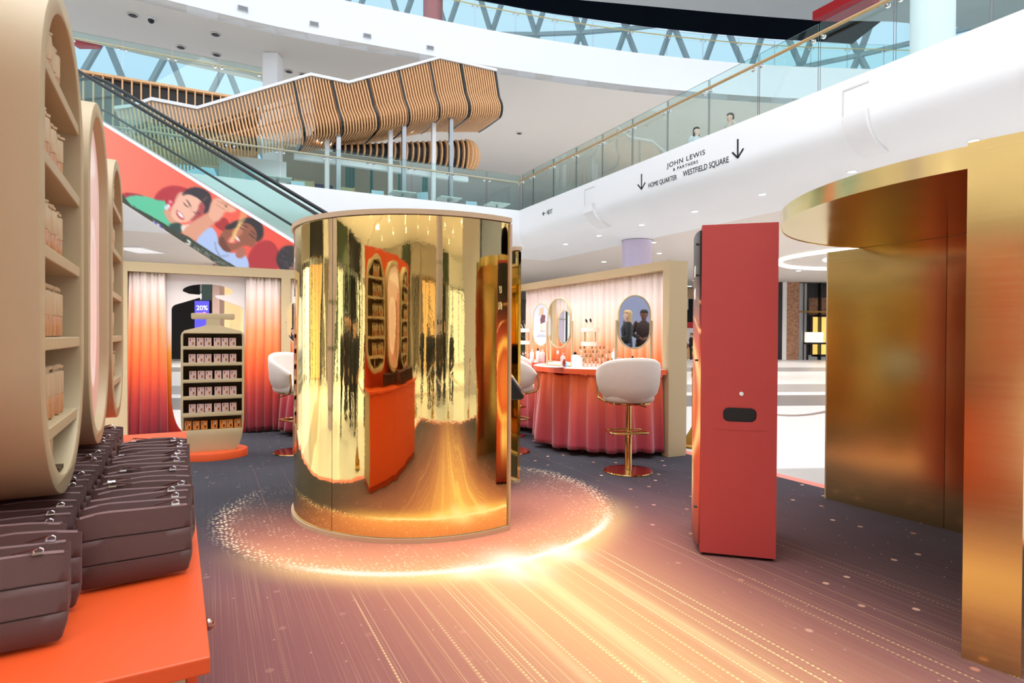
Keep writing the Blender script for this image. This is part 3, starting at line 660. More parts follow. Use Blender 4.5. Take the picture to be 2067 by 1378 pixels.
# picture on the screen, painted point by point into the panel's colours
def inside(px, py, poly):
    n = len(poly); r = np.zeros(px.shape, bool); j = n - 1
    for i in range(n):
        xi, yi = poly[i]; xj, yj = poly[j]
        c = ((yi > py) != (yj > py)) & (px < (xj - xi) * (py - yi) / (yj - yi + 1e-9) + xi); r ^= c; j = i
    return r
def round_poly(poly, it=2):
    for _ in range(it):
        q = []
        for i in range(len(poly)):
            a, b = poly[i], poly[(i + 1) % len(poly)]
            q += [(a[0] * .75 + b[0] * .25, a[1] * .75 + b[1] * .25), (a[0] * .25 + b[0] * .75, a[1] * .25 + b[1] * .75)]
        poly = q
    return poly
class Paint:
    def __init__(s, x, y): s.x = x; s.y = y; s.c = np.zeros(x.shape + (3,))
    def fill(s, c): s.c[:] = c
    def poly(s, pts, c, rnd=2, a=1.0):
        m = inside(s.x, s.y, round_poly(pts, rnd) if rnd else pts); s.c[m] = s.c[m] * (1 - a) + np.array(c, float) * a
    def disc(s, x, y, r, c, ry=None, a=1.0):
        m = ((s.x - x) / r) ** 2 + ((s.y - y) / (ry or r)) ** 2 < 1; s.c[m] = s.c[m] * (1 - a) + np.array(c, float) * a
    def line(s, pts, w, c):
        for (ax, ay), (bx, by) in zip(pts, pts[1:]):
            dx, dy = bx - ax, by - ay; L = dx * dx + dy * dy + 1e-9; t = np.clip(((s.x - ax) * dx + (s.y - ay) * dy) / L, 0, 1)
            m = (s.x - ax - t * dx) ** 2 + (s.y - ay - t * dy) ** 2 < (w / 2) ** 2; s.c[m] = c
def painted_grid(name, P, colors, m, parent):
    h, w = P.shape[:2]
    me = bpy.data.meshes.new(name); idx = np.arange(h * w).reshape(h, w)
    f = np.stack([idx[:-1, :-1], idx[:-1, 1:], idx[1:, 1:], idx[1:, :-1]], -1).reshape(-1, 4)
    me.from_pydata(P.reshape(-1, 3).tolist(), [], f.tolist())
    at = me.color_attributes.new('picture', 'FLOAT_COLOR', 'POINT'); cc = np.clip(colors.reshape(-1, 3) / 255.0, 0, 1); cc = np.where(cc <= .04045, cc / 12.92, ((cc + .055) / 1.055) ** 2.4)
    at.data.foreach_set('color', np.c_[cc, np.ones(len(cc))].astype(np.float32).ravel()); me.materials.append(m)
    return link(name, me, parent)
def picture_mat(name, emit, rough=0.4, base=1.0):
    m = bpy.data.materials.new(name); m.use_nodes = True; nt = m.node_tree; b = bsdf(m); a = nt.nodes.new('ShaderNodeVertexColor'); a.layer_name = 'picture'
    b.inputs['Roughness'].default_value = rough
    if base > 0: nt.links.new(mixc(nt, base, (0, 0, 0, 1), a.outputs[0]), b.inputs['Base Color'])
    else: b.inputs['Base Color'].default_value = (.02, .02, .02, 1)
    if emit: nt.links.new(a.outputs[0], b.inputs['Emission Color']); b.inputs['Emission Strength'].default_value = emit
    return m
led = thing('led_screen', 'sloping advertising screen on the escalator side showing two laughing people', 'screen', (EP.x, EP.y, 0))
nw, nh = 470, 150
ts = np.linspace(-1.6, 6.6, nw); hs = np.linspace(0, 1, nh)
Pm = np.zeros((nh, nw, 3)); zx = np.zeros((nh, nw)); zy = np.zeros((nh, nw))
Ci = np.array(cam.matrix_world.inverted())
for i, hh in enumerate(hs):
    p = np.array([EP.x, EP.y, 0]) + np.outer(ts, np.array(ED)) + np.array(EN) * -.05; p[:, 2] = EP.z - TAN * ts - 1.47 * hh
    Pm[i] = p - np.array([EP.x, EP.y, 0]); q = p @ Ci[:3, :3].T + Ci[:3, 3]
    px = CX + F_PX * q[:, 0] / -q[:, 2]; py = CY - F_PX * q[:, 1] / -q[:, 2]
    zx[i] = (px - 200) * 4.445; zy[i] = (py - 250) * 4.445
pt = Paint(zx, zy); g = np.clip((zx - 100) / 1700, 0, 1)[..., None]
pt.c = np.array([255, 128, 104.]) * (1 - g) + np.array([238, 74, 58.]) * g
pt.poly([(480, 700), (520, 610), (620, 550), (760, 560), (900, 640), (700, 740), (560, 760)], (186, 38, 52))
pt.poly([(200, 610), (370, 630), (420, 660), (200, 700)], (170, 36, 50), 1)
pt.poly([(1310, 1330), (1340, 1160), (1420, 1060), (1530, 1035), (1610, 1110), (1640, 1330)], (180, 36, 48))
pt.poly([(1010, 900), (1120, 820), (1180, 900), (1130, 980)], (176, 40, 48))
pt.poly([(200, 680), (300, 635), (430, 650), (540, 690), (600, 680), (610, 840), (700, 905), (640, 960), (470, 880), (200, 720)], (92, 200, 158), 1)
pt.poly([(570, 760), (650, 780), (720, 900), (700, 950), (600, 850)], (222, 160, 132))
pt.poly([(705, 620), (745, 605), (770, 640), (700, 720), (668, 700)], (226, 160, 134))
pt.poly([(690, 690), (750, 600), (860, 580), (960, 680), (930, 790), (850, 850), (770, 890), (690, 880), (640, 820), (650, 740)], (244, 188, 164))
pt.poly([(905, 690), (980, 700), (970, 790), (870, 860), (800, 880), (880, 800)], (178, 72, 76))
pt.poly([(735, 650), (765, 600), (840, 565), (930, 575), (1000, 625), (1010, 690), (985, 790), (930, 815), (960, 740), (910, 680), (830, 635), (780, 630)], (42, 32, 44))
pt.line([(930, 690), (970, 655)], 5, (235, 170, 150)); pt.line([(788, 685), (803, 705), (820, 738)], 9, (60, 36, 44)); pt.line([(762, 712), (776, 732), (800, 746)], 8, (50, 30, 40))
pt.line([(875, 790), (905, 808)], 9, (60, 34, 40)); pt.line([(850, 790), (868, 808)], 7, (60, 34, 40)); pt.line([(815, 745), (832, 775), (812, 790)], 4, (216, 140, 120))
pt.poly([(694, 770), (720, 780), (775, 845), (740, 866), (692, 820)], (196, 76, 84)); pt.poly([(706, 783), (722, 790), (764, 836), (746, 848), (708, 812)], (252, 246, 244), 1)
for (x, y, r, c) in ((640, 700, 17, (240, 150, 170)), (622, 735, 18, (250, 240, 245)), (606, 752, 20, (214, 226, 244)), (640, 722, 10, (220, 60, 90)), (820, 890, 15, (230, 120, 140)), (800, 910, 12, (245, 235, 240))): pt.disc(x, y, r, c)
pt.poly([(640, 890), (740, 885), (760, 960), (700, 990), (620, 930)], (40, 70, 66)); pt.poly([(720, 910), (800, 900), (860, 930), (760, 1000)], (236, 226, 214))
pt.poly([(900, 1000), (960, 930), (1040, 930), (1090, 1120), (1180, 1160), (1300, 1150), (1350, 1250), (1340, 1330), (1200, 1320), (850, 1080)], (176, 198, 242), 1)
pt.poly([(720, 985), (840, 870), (960, 810), (1000, 760), (1040, 740), (1100, 800), (1060, 880), (940, 960), (850, 1070)], (226, 158, 130))
pt.poly([(985, 760), (1010, 690), (1050, 655), (1120, 680), (1200, 730), (1245, 770), (1190, 800), (1130, 780), (1100, 850), (1040, 890), (980, 830)], (238, 176, 148))
for a in (((1060, 690), (1150, 735)), ((1050, 720), (1130, 770)), ((1100, 690), (1230, 768))): pt.line(a, 4, (176, 100, 84))
pt.disc(1138, 740, 8, (70, 50, 40)); pt.disc(1158, 770, 8, (220, 180, 90))
pt.poly([(1050, 1060), (1110, 960), (1200, 880), (1330, 850), (1440, 890), (1465, 980), (1420, 1060), (1380, 1090), (1290, 1090), (1210, 1140), (1130, 1140)], (150, 86, 62))
pt.poly([(1185, 960), (1260, 880), (1310, 900), (1280, 1000), (1200, 1040)], (196, 118, 90)); pt.poly([(1060, 1050), (1110, 990), (1150, 1100), (1200, 1150), (1120, 1150)], (112, 58, 46))
pt.poly([(1110, 940), (1180, 890), (1250, 860), (1350, 835), (1430, 860), (1480, 930), (1470, 1030), (1400, 1070), (1424, 980), (1370, 900), (1290, 880), (1200, 950)], (34, 28, 36))
pt.poly([(1360, 1075), (1400, 1060), (1390, 1100), (1340, 1110)], (150, 84, 64))
pt.poly([(1135, 1065), (1195, 985), (1270, 1045), (1210, 1078)], (226, 92, 104)); pt.poly([(1200, 994), (1222, 996), (1268, 1046), (1250, 1056)], (250, 246, 244), 1); pt.poly([(1150, 1055), (1190, 1010), (1210, 1050), (1180, 1070)], (240, 130, 140))
pt.line([(1265, 930), (1300, 950)], 9, (40, 26, 28)); pt.line([(1350, 985), (1390, 1025)], 9, (40, 26, 28)); pt.line([(1280, 905), (1330, 925)], 7, (40, 26, 28)); pt.line([(1365, 960), (1400, 990)], 7, (40, 26, 28))
for k, dx in enumerate((0, 16, 30, 46, 62)): pt.line([(1278 + dx, 770), (1262 + dx * .9, 840), (1245 + dx * .5, 900), (1215 + dx * .4, 960), (1170 + dx * .6, 1060)], 7, (246, 214, 150) if k % 2 else (232, 176, 104))
pt.poly([(1215, 1150), (1260, 1105), (1315, 1110), (1315, 1190), (1240, 1215)], (176, 108, 88)); pt.line([(1040, 1060), (1050, 1130), (1090, 1190), (1160, 1180)], 5, (110, 100, 110))
pt.disc(1710, 1215, 118, (40, 34, 42), 125); pt.poly([(1690, 1330), (1720, 1270), (1780, 1230), (1830, 1260), (1840, 1340)], (170, 106, 88)); pt.line([(1735, 1275), (1770, 1265)], 8, (50, 30, 34))
rs = np.random.RandomState(3)
for k in range(70):
    a = rs.rand() * 2 * PI; r = 118 * rs.rand() ** .4; pt.disc(1710 + r * math.cos(a), 1215 + r * math.sin(a), 8, (74, 62, 72) if k % 2 else (22, 18, 26))
# dark glitching strip along the lower edge
low = [(150, 560), (290, 735), (400, 790), (560, 880), (700, 965), (800, 1010), (900, 1080), (1010, 1150), (1240, 1290), (1500, 1500), (900, 1500), (150, 800)]
pt.poly(low, (48, 60, 46), 0)
for k in range(260):
    t = rs.rand(); x = 300 + t * 900; y = 745 + t * 560 + rs.rand() * 90 - 20; pt.disc(x, y, 4 + 6 * rs.rand(), (30 + 40 * rs.rand(),) * 3 if t < .6 else (120 + 90 * rs.rand(),) * 3, 4, .8)
for k in range(46):
    t = rs.rand(); pt.poly([(480 + t * 240 + q[0], 845 + t * 215 + 40 * rs.rand() + q[1]) for q in ((0, 0), (16, 6), (14, 22), (-2, 16))], (240, 244, 255) if k % 3 else (60, 70, 220), 0)
pt.line([(775, 1075), (810, 1080), (815, 1060), (795, 1045)], 16, (240, 240, 235)); pt.disc(378, 856, 9, (240, 240, 240))
def soften(c, k=2):
    for _ in range(k):
        c = (np.roll(c, 1, 0) + 2 * c + np.roll(c, -1, 0)) / 4; c = (np.roll(c, 1, 1) + 2 * c + np.roll(c, -1, 1)) / 4
    return c
painted_grid('picture', Pm, soften(pt.c), picture_mat('led_picture', 0.85, base=0.0), led)
mb = MB(); mb.loft([[ept(t, -.048, .0, None) - o0, ept(t, .05, .0, None) - o0, ept(t, .05, -1.47, None) - o0, ept(t, -.048, -1.47, None) - o0] for t in (-1.6, 6.6)]); mb.build('housing', M_dark, led)
mb = MB(); mb.loft([[ept(t, -.06, .05, None) - o0, ept(t, .06, .05, None) - o0, ept(t, .06, .0, None) - o0, ept(t, -.06, .0, None) - o0] for t in (-1.6, 6.6)]); mb.build('top_trim', M_white_b, led)

# ================================================================== TIMBER POD
VP_ = 21.9; KS = 21.9 / 21.3
PUu = [-2.6, -2.14, -1.58, -.34, 3.08, 4.36, 7.73, 10.1]
PZT = [8.05, 8.2, 8.52, 8.47, 10.22, 10.2, 11.8, 11.81]
PZB = [6.1, 6.2, 6.35, 6.85, 8.15, 8.5, 9.6, 9.95]
PUu = [q * KS for q in PUu]; PZT = [1.4 + (q - 1.4) * KS for q in PZT]; PZB = [1.4 + (q - 1.4) * KS for q in PZB]
zt = lambda u: float(np.interp(u, PUu, PZT)); zb = lambda u: float(np.interp(u, PUu, PZB)); lean = lambda u: float(np.interp(u, [6, 9, 10.4], [.32, .2, .08]))
def fin_path(u, extra=0.0):
    a, b = zt(u), zb(u)
    p = [(0, a), (.24, a * .45 + b * .55), (.47, b + .50), (.50, b + .36), (.48, b + .22), (.40, b + .08), (.26, b)]
    if u > 2.6: p += [(-.5, b + .0), (-1.2, b + .02), (-1.85, b + .05)]
    else: p += [(.12, b - .12)]
    return [(n + extra, z) for n, z in p]
def fin(mb, u, w, d, out=0.0, m=0):
    p = fin_path(u); ring = []
    for i, (n, z) in enumerate(p):
        a = p[max(i - 1, 0)]; b = p[min(i + 1, len(p) - 1)]; tx, tz = b[0] - a[0], b[1] - a[1]; L = math.hypot(tx, tz); nx, nz = -tz / L, tx / L   # outward = away from core
        sgn = 1
        o_ = (n + nx * sgn * out, z + nz * sgn * out); i_ = (n - nx * d, z - nz * d)
        s_ = lean(u) * min(1, (zt(u) - z) / (zt(u) - zb(u)))
        ring.append([(u + s_ - w / 2, -o_[0], o_[1]), (u + s_ + w / 2, -o_[0], o_[1]), (u + s_ + w / 2, -i_[0], i_[1]), (u + s_ - w / 2, -i_[0], i_[1])])
    mb.loft(ring, m=m)
pod = thing('timber_pod', 'large slatted timber pod on steel legs above the cafe balcony', 'pavilion', UV(0, VP_, 0), A27)
mb = MB(); nf = 128
for k in range(nf): fin(mb, -2.5 + k * (12.85 / (nf - 1)), .046, .17)
mb.build('slat', M_wood, pod)
mb = MB(); ku = [3.1, 3.3, 4.48, 6, 7.94, 9, 10.3]
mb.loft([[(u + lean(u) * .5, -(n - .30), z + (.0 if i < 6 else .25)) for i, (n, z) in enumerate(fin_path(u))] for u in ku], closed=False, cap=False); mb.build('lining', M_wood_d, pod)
mb = MB()
kz = [-2.6, -2.2, -1.62, -.35, 3.17, 4.48, 7.95, 10.38]
mb.loft([[(u, -.06, zt(u) + .02), (u, -.06, zt(u) + .12), (u, 1.7, zt(u) + .12), (u, 1.7, zt(u) + .02)] for u in kz]); mb.build('roof_edge', M_white_b, pod)
for x, y in ((593, 165), (670, 165), (742, 162), (805, 147), (868, 128), (930, 132), (1000, 148)):
    u = toUV(PV(x, y, VP_))[0]; mb = MB(); fin(mb, u, .085, .2, .012); mb.build('rib', M_black, pod)
mb = MB()
for f in (.35, .62): mb.tube([(u, .22 - .3 * f, zt(u) * (1 - f) + zb(u) * f) for u in kz], .03, 6)
mb.build('tie_bar', M_white_b, pod)
for x in (660, 683, 788, 815, 875, 910):
    u, v, _ = toUV(PV(x, 300, 21.85 if x in (683, 815, 910) else 22.2)); mb = MB(); z = zb(u) - .02
    mb.box(u - .075, v - VP_ - .075, 5.6, u + .075, v - VP_ + .075, z); mb.build('leg', M_white_b if x in (660, 788, 875) else M_steel, pod)
for i, (u, n) in enumerate(((3.6, -.8), (4.0, -1.2), (3.4, -.5), (7.2, -1.3), (6.6, -1.6))):
    mb = MB(); mb.cyl((u, -n, zb(u) - .005), (u, -n, zb(u) + .03), .06, 10); mb.build('spot_lamp', M_lamp, pod)
# lower pod behind
pod2 = thing('curved_timber_bar', 'smaller curved timber pod with dark gaps tucked under the big pod', 'pavilion', UV(0, 22.9, 0), A27)
mb = MB(); bk = MB()
def arc2(u):
    f = min(1, max(0, (u - 3.9) / 5.6)); zc = 8.35 + .5 * f; h = .12 + .55 * f
    return [(.05 + .42 * math.sin(a) * (.4 + .6 * f), zc + h * math.cos(a)) for a in np.linspace(.1, 2.6, 8)]
for k in range(22):
    u = 4.3 + k * .235; A = arc2(u); mb.loft([[(u - .03, -n, z), (u + .03, -n, z), (u + .03, -n + .2, z), (u - .03, -n + .2, z)] for n, z in A])
for a in np.linspace(0, 1.5, 6):   # fins turning the rounded end
    A = arc2(9.5); c, s = math.cos(a), math.sin(a)
    mb.loft([[(9.42 + (n + .1) * s * 1.2 - .03 * c, -n * c, z), (9.42 + (n + .1) * s * 1.2 + .03 * c, -n * c, z), (9.42 + n * s * .7 + .03, -n * c * .6, z), (9.42 + n * s * .7 - .03, -n * c * .6, z)] for n, z in A])
mb.build('slat', M_wood, pod2)
bk.loft([[(u, -n + .16, z) for n, z in arc2(u)] for u in np.linspace(4.1, 9.5, 12)], closed=False, cap=False); bk.build('backing', M_dark, pod2)
mb = MB(); mb.box(2.7, -.45, 7.68, 9.4, -.25, 7.92); mb.build('beam', M_white_b, pod2)
# cafe back wall, teal posts, screens and furniture behind the glass
mb = MB(); mb.box(2.4, 28.5, 5.6, 8.3, 28.9, 9.9); struct('wall_cafe', mb, mat('cafe_wall', C(150, 140, 122), .7, var=.15, vscale=.6), rz=A27)
for i, (x, n) in enumerate(((700, 3), (750, 1), (806, 2), (855, 2))):
    u = toUV(PV(x, 340, 26))[0]; t = thing('teal_post', f'teal steel post of the cafe seen through the glass, {ORD[i]} from the left', 'post', UV(u, 26, 5.6), A27, 'teal posts in the cafe')
    for k in range(n):
        mb = MB(); mb.box(k * .14 - .05, -.05, 0, k * .14 + .05, .05, 3.2); mb.build('post', M_teal, t)
    mb = MB(); mb.box(-.1, -.08, 0, n * .14 - .04, .08, .06); mb.build('base_plate', M_steel, t)
mb = MB(); mb.box(4.6, 24.4, 6.0, 8.6, 24.9, 6.55); o = mb.build('teal_bench', M_teal, rz=A27); tag(o, 'long teal bench behind the cafe tables', 'bench')
mb = MB(); mb.box(.3, 22.6, 5.6, 2.45, 22.7, 7.55); o = mb.build('white_screen_wall', M_white_b, rz=A27); tag(o, 'white screen wall behind the cafe glass left of the pod legs', 'screen wall')
M_olive = mat('olive_screen', C(178, 176, 130), .6, var=.05)
for i, (x0, x1, yt) in enumerate(((594, 634, 362), (681, 716, 376))):
    a = PV(x0, yt, 23.0); u0 = toUV(a)[0]; u1 = toUV(PV(x1, yt, 23.0))[0]
    t = thing('planter_screen', ('olive screen panel left of the orange letters', 'olive screen panel right of the orange letters')[i], 'screen', UV(u0, 23.0, 5.6), A27)
    mb = MB(); mb.box(.03, 0, .05, u1 - u0 - .03, .08, a.z - 5.6); mb.build('panel', M_olive, t)
    mb = MB(); mb.box(0, -.02, 0, .05, .1, a.z - 5.58); mb.box(u1 - u0 - .05, -.02, 0, u1 - u0, .1, a.z - 5.58); mb.build('frame', M_rail, t)
t = thing('neon_sign', 'dark blue sign with orange letters behind the cafe glass', 'sign', UV(toUV(PV(636, 395, 24))[0], 24, 6.0), A27)
ub = toUV(PV(672, 395, 24))[0] - toUV(PV(636, 395, 24))[0]
mb = MB(); mb.box(0, 0, 0, ub, .08, 1.25); mb.build('board', mat('sign_blue', C(66, 66, 110), .5, var=.3, vscale=12), t)
text_obj('letters', 'NAT', .55, mat('orange_neon', C(255, 150, 60), .4, emit=1.2, ecol=(1, .4, .08, 1), var=.01), Matrix.Translation((.02, -.03, .1)) @ Matrix.Rotation(PI / 2, 4, 'X'), t, sx=(ub - .05) / text_width('NAT', .55), extrude=.02)
tab = ch = None
tops = ((560, 'left of the white screen wall edge'), (812, 'by the steel pod leg'), (905, 'under the curved timber pod'), (1003, 'nearest the balcony corner'))
for x, l in tops:
    p = PV(x, 400, 21.12); p.z = 5.6
    lab = 'small pale cafe table behind the balcony glass ' + l
    if tab is None:
        tab = t = thing('cafe_table', lab, 'table', p, A27, 'cafe tables')
        mb = MB(); mb.box(-.42, -.35, .93, .42, .35, .97); mb.build('top', mat('table_top', C(216, 222, 216), .3, var=.03), t, bevel=.01)
        mb = MB(); mb.lathe([(.04, .03), (.04, .93)], 12); mb.build('stem', M_steel, t, smooth=40)
        mb = MB(); mb.lathe([(.25, 0), (.25, .02), (.05, .035)], 20); mb.build('base', M_steel, t, smooth=40)
    else: dup(tab, p, A27, lab)
for x, r, l in ((602, .4, 'right of the left table'), (520, 2.6, 'left of the left table'), (765, .4, 'in the middle of the cafe'), (860, 2.8, 'between the two middle tables'), (738, 1.5, 'beside the olive screen'), (955, .3, 'left of the corner table')):
    p = PV(x, 400, 21.2 if x != 738 else 22.3); p.z = 5.6; lab = 'pale blue cafe chair behind the balcony glass ' + l
    if ch is None:
        ch = t = thing('cafe_chair', lab, 'chair', p, r, 'cafe chairs')
        mb = MB(); mb.box(-.22, -.22, .60, .22, .22, .64); mb.build('seat', M_paleblue, t, bevel=.015)
        mb = MB(); mb.loft([[(x_, .22 + .03 * (1 - (x_ / .22) ** 2) + d, z) for x_ in np.linspace(-.22, .22, 7)] + [(x_, .245 + .03 * (1 - (x_ / .22) ** 2) + d, z) for x_ in np.linspace(.22, -.22, 7)] for z, d in ((.60, 0), (.8, .02), (1.05, .06))]); mb.build('backrest', M_paleblue, t, smooth=40)
        for sx in (-1, 1):
            for sy in (-1, 1): mb = MB(); mb.cyl((sx * .2, sy * .2, 0), (sx * .16, sy * .16, .6), .014, 8); mb.build('leg', M_steel, t)
    else: dup(ch, p, r, lab)
# ================================================================== GOLD PHOTO BOOTH
def frame_of(loc, rz): return Matrix.Translation(loc) @ Matrix.Rotation(rz, 4, 'Z')
def bpt(a, r, z=0.0): return (r * math.cos(a), r * math.sin(a), z)
booth = thing('photo_booth', 'tall round mirrored gold booth standing on the glowing ring', 'photo booth', BC)
BH = 2.24
angs = [math.radians(q) for q in (38, 141.5, 241, 314)]
for k in range(3):
    a0, a1 = angs[k] + .002, angs[k + 1] - .002; n = 48; A = np.linspace(a0, a1, n); TK = .018 if k == 0 else .045
    mb = MB(); mb.loft([[bpt(a, BR, .035), bpt(a, BR, BH - .03), bpt(a, BR - TK, BH - .03), bpt(a, BR - TK, .035)] for a in A]); mb.build('curved_panel', M_gold, booth, smooth=30)
M_trim = mat('champagne_trim', C(206, 182, 150), .4, .15, var=.03)
A = np.linspace(angs[0] - .01, angs[3] + .012, 110)
mb = MB(); mb.loft([[bpt(a, BR + .016, 0), bpt(a, BR + .016, .032), bpt(a, BR - .055, .032), bpt(a, BR - .055, 0)] for a in A]); mb.build('base_trim', M_trim, booth, smooth=30)
mb = MB(); mb.loft([[bpt(a, BR + .018, BH - .026), bpt(a, BR + .018, BH + .008), bpt(a, BR - .055, BH + .008), bpt(a, BR - .055, BH - .026)] for a in A]); mb.build('top_trim', M_trim, booth, smooth=30)
mb = MB(); mb.loft([[bpt(a, BR + .005, BH - .030), bpt(a, BR + .005, BH - .0265), bpt(a, BR - .01, BH - .0265), bpt(a, BR - .01, BH - .030)] for a in A]); mb.build('dark_line', M_black, booth)  # thin black band just under the top trim
for a, s in ((angs[0], -1), (angs[3], 1)):
    mb = MB(); mb.loft([[bpt(a + s * q, r, z) for q, r in ((0.001, BR + .012), (.020 if s > 0 else .004, BR + .012), (.020 if s > 0 else .004, BR - (.052 if s > 0 else .018)), (.001, BR - (.052 if s > 0 else .018)))] for z in (.033, BH - .035)]); mb.build('edge_trim' if s > 0 else 'end_panel', M_trim if s > 0 else M_gold, booth)
# touch screen console inside the opening
mon = thing('touch_screen_console', 'black slanted touch screen console in the gold booth opening', 'monitor', (-.02, 4.62, 0))
mb = MB(); mb.loft([[(-.16, y, 1.27), (-.12, y, 1.275), (.115, y, .95), (.095, y, .925), (-.16, y, .915)] for y in (-.2, .2)]); mb.build('housing', M_black, mon, bevel=.008)
mb = MB(); sl = Vector((.235, 0, -.325)).normalized(); nn = Vector((.81, 0, .586))
c0_ = Vector((-.005, 0, 1.115)); mb.loft([[c0_ + sl * a + Vector((0, b, 0)) + nn * o_ for a, b in ((-.16, -.17), (.16, -.17), (.16, .17), (-.16, .17))] for o_ in (.0, .008)]); mb.build('screen', mat('screen_glass', C(10, 10, 12), .08, coat=.5, var=.02), mon)
mb = MB(); mb.box(-.16, -.05, 0, -.08, .05, .93); mb.box(-.3, -.14, 0, -.07, .14, .015); mb.build('stand', M_black, mon)
# ================================================================== RED TOTEM
ka, kb = G(1412, 1120), G(1566, 1135); kd = kb - ka; KR = math.atan2(kd.y, kd.x); KW = kd.length; KD, KH = .66, 2.115
tot = thing('display_totem', 'tall red totem with a black handle slot and picture side', 'totem', (ka.x, ka.y, 0), KR)
slot = (rrect(.135, .865, .335, .955, .036))
o = outline('front_panel', [[(0, .02), (KW, .02), (KW, KH), (0, KH)], slot], .02, M_red, tot, smooth=None)
mb = MB(); mb.box(0, .0205, .02, .02, KD, KH); mb.box(KW - .02, .0205, .02, KW, KD, KH); mb.box(.02, KD - .02, .02, KW - .02, KD, KH); mb.box(.02, .0205, KH - .02, KW - .02, KD - .02, KH); mb.build('body', M_red, tot)
mb = MB(); mb.box(.11, .0205, .84, .36, .022, .985); mb.box(.11, .10, .84, .36, .105, .985); mb.box(.11, .022, .835, .36, .10, .84); mb.box(.11, .022, .984, .36, .10, .99); mb.box(.105, .022, .84, .11, .10, .985); mb.box(.36, .022, .84, .365, .10, .985)
pn = mb.build('slot_pocket', M_black, tot); mb = MB(); mb.box(.13, .03, .875, .34, .095, .89); mb.build('slot_lip', M_dark, pn)
acc = outline('access_panel', [rrect(.085, .815, .40, 1.085, .006), rrect(.128, .858, .342, .962, .04)], .0025, M_red, tot, loc=(0, -.0026, 0), smooth=None)
mb = MB(); mb.cyl((.243, -.006, 1.045), (.243, .0, 1.045), .013, 20); mb.build('lock', M_chrome, acc, smooth=40)
mb = MB(); mb.box(.015, .03, 0, KW - .015, KD - .03, .0199); mb.build('plinth', M_black, tot)
for z in (.3, 1.25, 1.8, 2.0):
    mb = MB(); mb.cyl((-.036, .04, z), (-.0, .04, z), .007, 10); mb.build('bolt', M_black, tot)
def poster_mat():
    m = bpy.data.materials.new('glowing_poster'); m.use_nodes = True; nt = m.node_tree; b = bsdf(m); x, y, z, k = pos_xyz(nt, True)
    c = ramp(nt, z / 2.1, [(0, C(60, 30, 26)), (.2, C(190, 70, 40)), (.38, C(214, 92, 52)), (.62, C(186, 76, 58)), (.78, C(70, 40, 40)), (.86, C(26, 22, 24)), (1, C(22, 20, 22))])
    r = ((y - .34) * (y - .34) + (z - .98) * (z - .98)).sqrt(); n = noise(nt, k, 6, 4)
    c = mixc(nt, r.gauss(.36, .05) * 0.95, c, C(255, 206, 130)); c = mixc(nt, r.step(.34, .1) * .5, c, C(250, 170, 110))
    c = mixc(nt, (y.gauss(.34, .12) * z.gauss(.45, .16)).min(1.0), c, C(255, 226, 160))
    for R_, w in ((.56, .012), (.72, .01)): c = mixc(nt, r.gauss(R_, w) * n.step(.4, .65) * z.step(.8, 1.1), c, C(255, 190, 130))
    nt.links.new(c, b.inputs['Base Color']); b.inputs['Roughness'].default_value = .3
    nt.links.new(c, b.inputs['Emission Color']); b.inputs['Emission Strength'].default_value = .45; return m
n = 14; mb = MB()
mb.loft([[(-.001, .02 + (KD - .03) * t, z) for z in (.06, KH - .03)] + [(-.012 - .028 * math.sin(PI * t) ** .6 if 0 < t < 1 else -.012, .02 + (KD - .03) * t, z) for z in (KH - .03, .06)] for t in np.linspace(0, 1, n)])
ps = mb.build('lit_picture', poster_mat(), tot, smooth=30); ps['label'] = 'picture side with black top and glowing orange ring'
Mx = Matrix(((0, 0, -1, -.037), (-1, 0, 0, .30), (0, 1, 0, 1.80), (0, 0, 0, 1)))
M_wtext = mat('white_lettering', C(250, 245, 235), .5, emit=.5, var=.01)
text_obj('lettering', 'our', .15, M_wtext, Mx, ps, extrude=.001); Mx2 = Mx.copy(); Mx2[1][3] = .34; Mx2[2][3] = 1.65; text_obj('lettering', 'canu', .15, M_wtext, Mx2, ps, extrude=.001)
# ================================================================== GOLD ARCHWAY
CA, CR, HC = Vector((3.185, 3.466, 0)), 1.485, 2.14
arch = thing('gold_archway', 'brushed gold archway with a curved canopy on the right of the stand', 'archway', CA)
p0 = G(2018, 329, HC); a0 = math.atan2(p0.y - CA.y, p0.x - CA.x) % (2 * PI); a1 = math.radians(15); A = np.linspace(a1, a0, 60)
mb = MB(); mb.loft([[bpt(a, CR, HC), bpt(a, CR, HC + .098), bpt(a, CR - .01, HC + .098), bpt(a, CR - .01, HC)] for a in A]); mb.build('canopy_fascia', M_bgold, arch, smooth=30)
mb = MB(); mb.prism([(0, 0)] + [bpt(a, CR - .011)[:2] for a in A], HC + .004, HC + .09); mb.build('canopy_soffit', M_bgold, arch)
w0, w1, w2 = G(1664, 1005), G(1905, 1067), G(1943, 1078); dw = (w2 - w0).normalized(); nw_ = Vector((-dw.y, dw.x, 0))
def wallpiece(name, a, b, m, z1, t=.09, off=0):
    mb = MB(); q = [a - CA, b - CA, b + nw_ * t - CA, a + nw_ * t - CA]; mb.loft([[(p.x, p.y, 0) for p in q], [(p.x, p.y, z1) for p in q]]); return mb.build(name, m, arch)
wallpiece('side_panel', w0 + dw * .012, w1 - dw * .002, M_bgold, HC + .002); wallpiece('side_panel', w1 + dw * .002, w0 + dw * 2.0, M_bgold, HC + .002)
wallpiece('edge_trim', w0, w0 + dw * .0115, M_trim, HC + .002)
q0, q1 = G(1939, 1329), G(2059, 1371); dq = (q1 - q0).normalized(); nq = Vector((-dq.y, dq.x, 0)); q0 = q0 + nq * .012; q1 = q1 + nq * .012
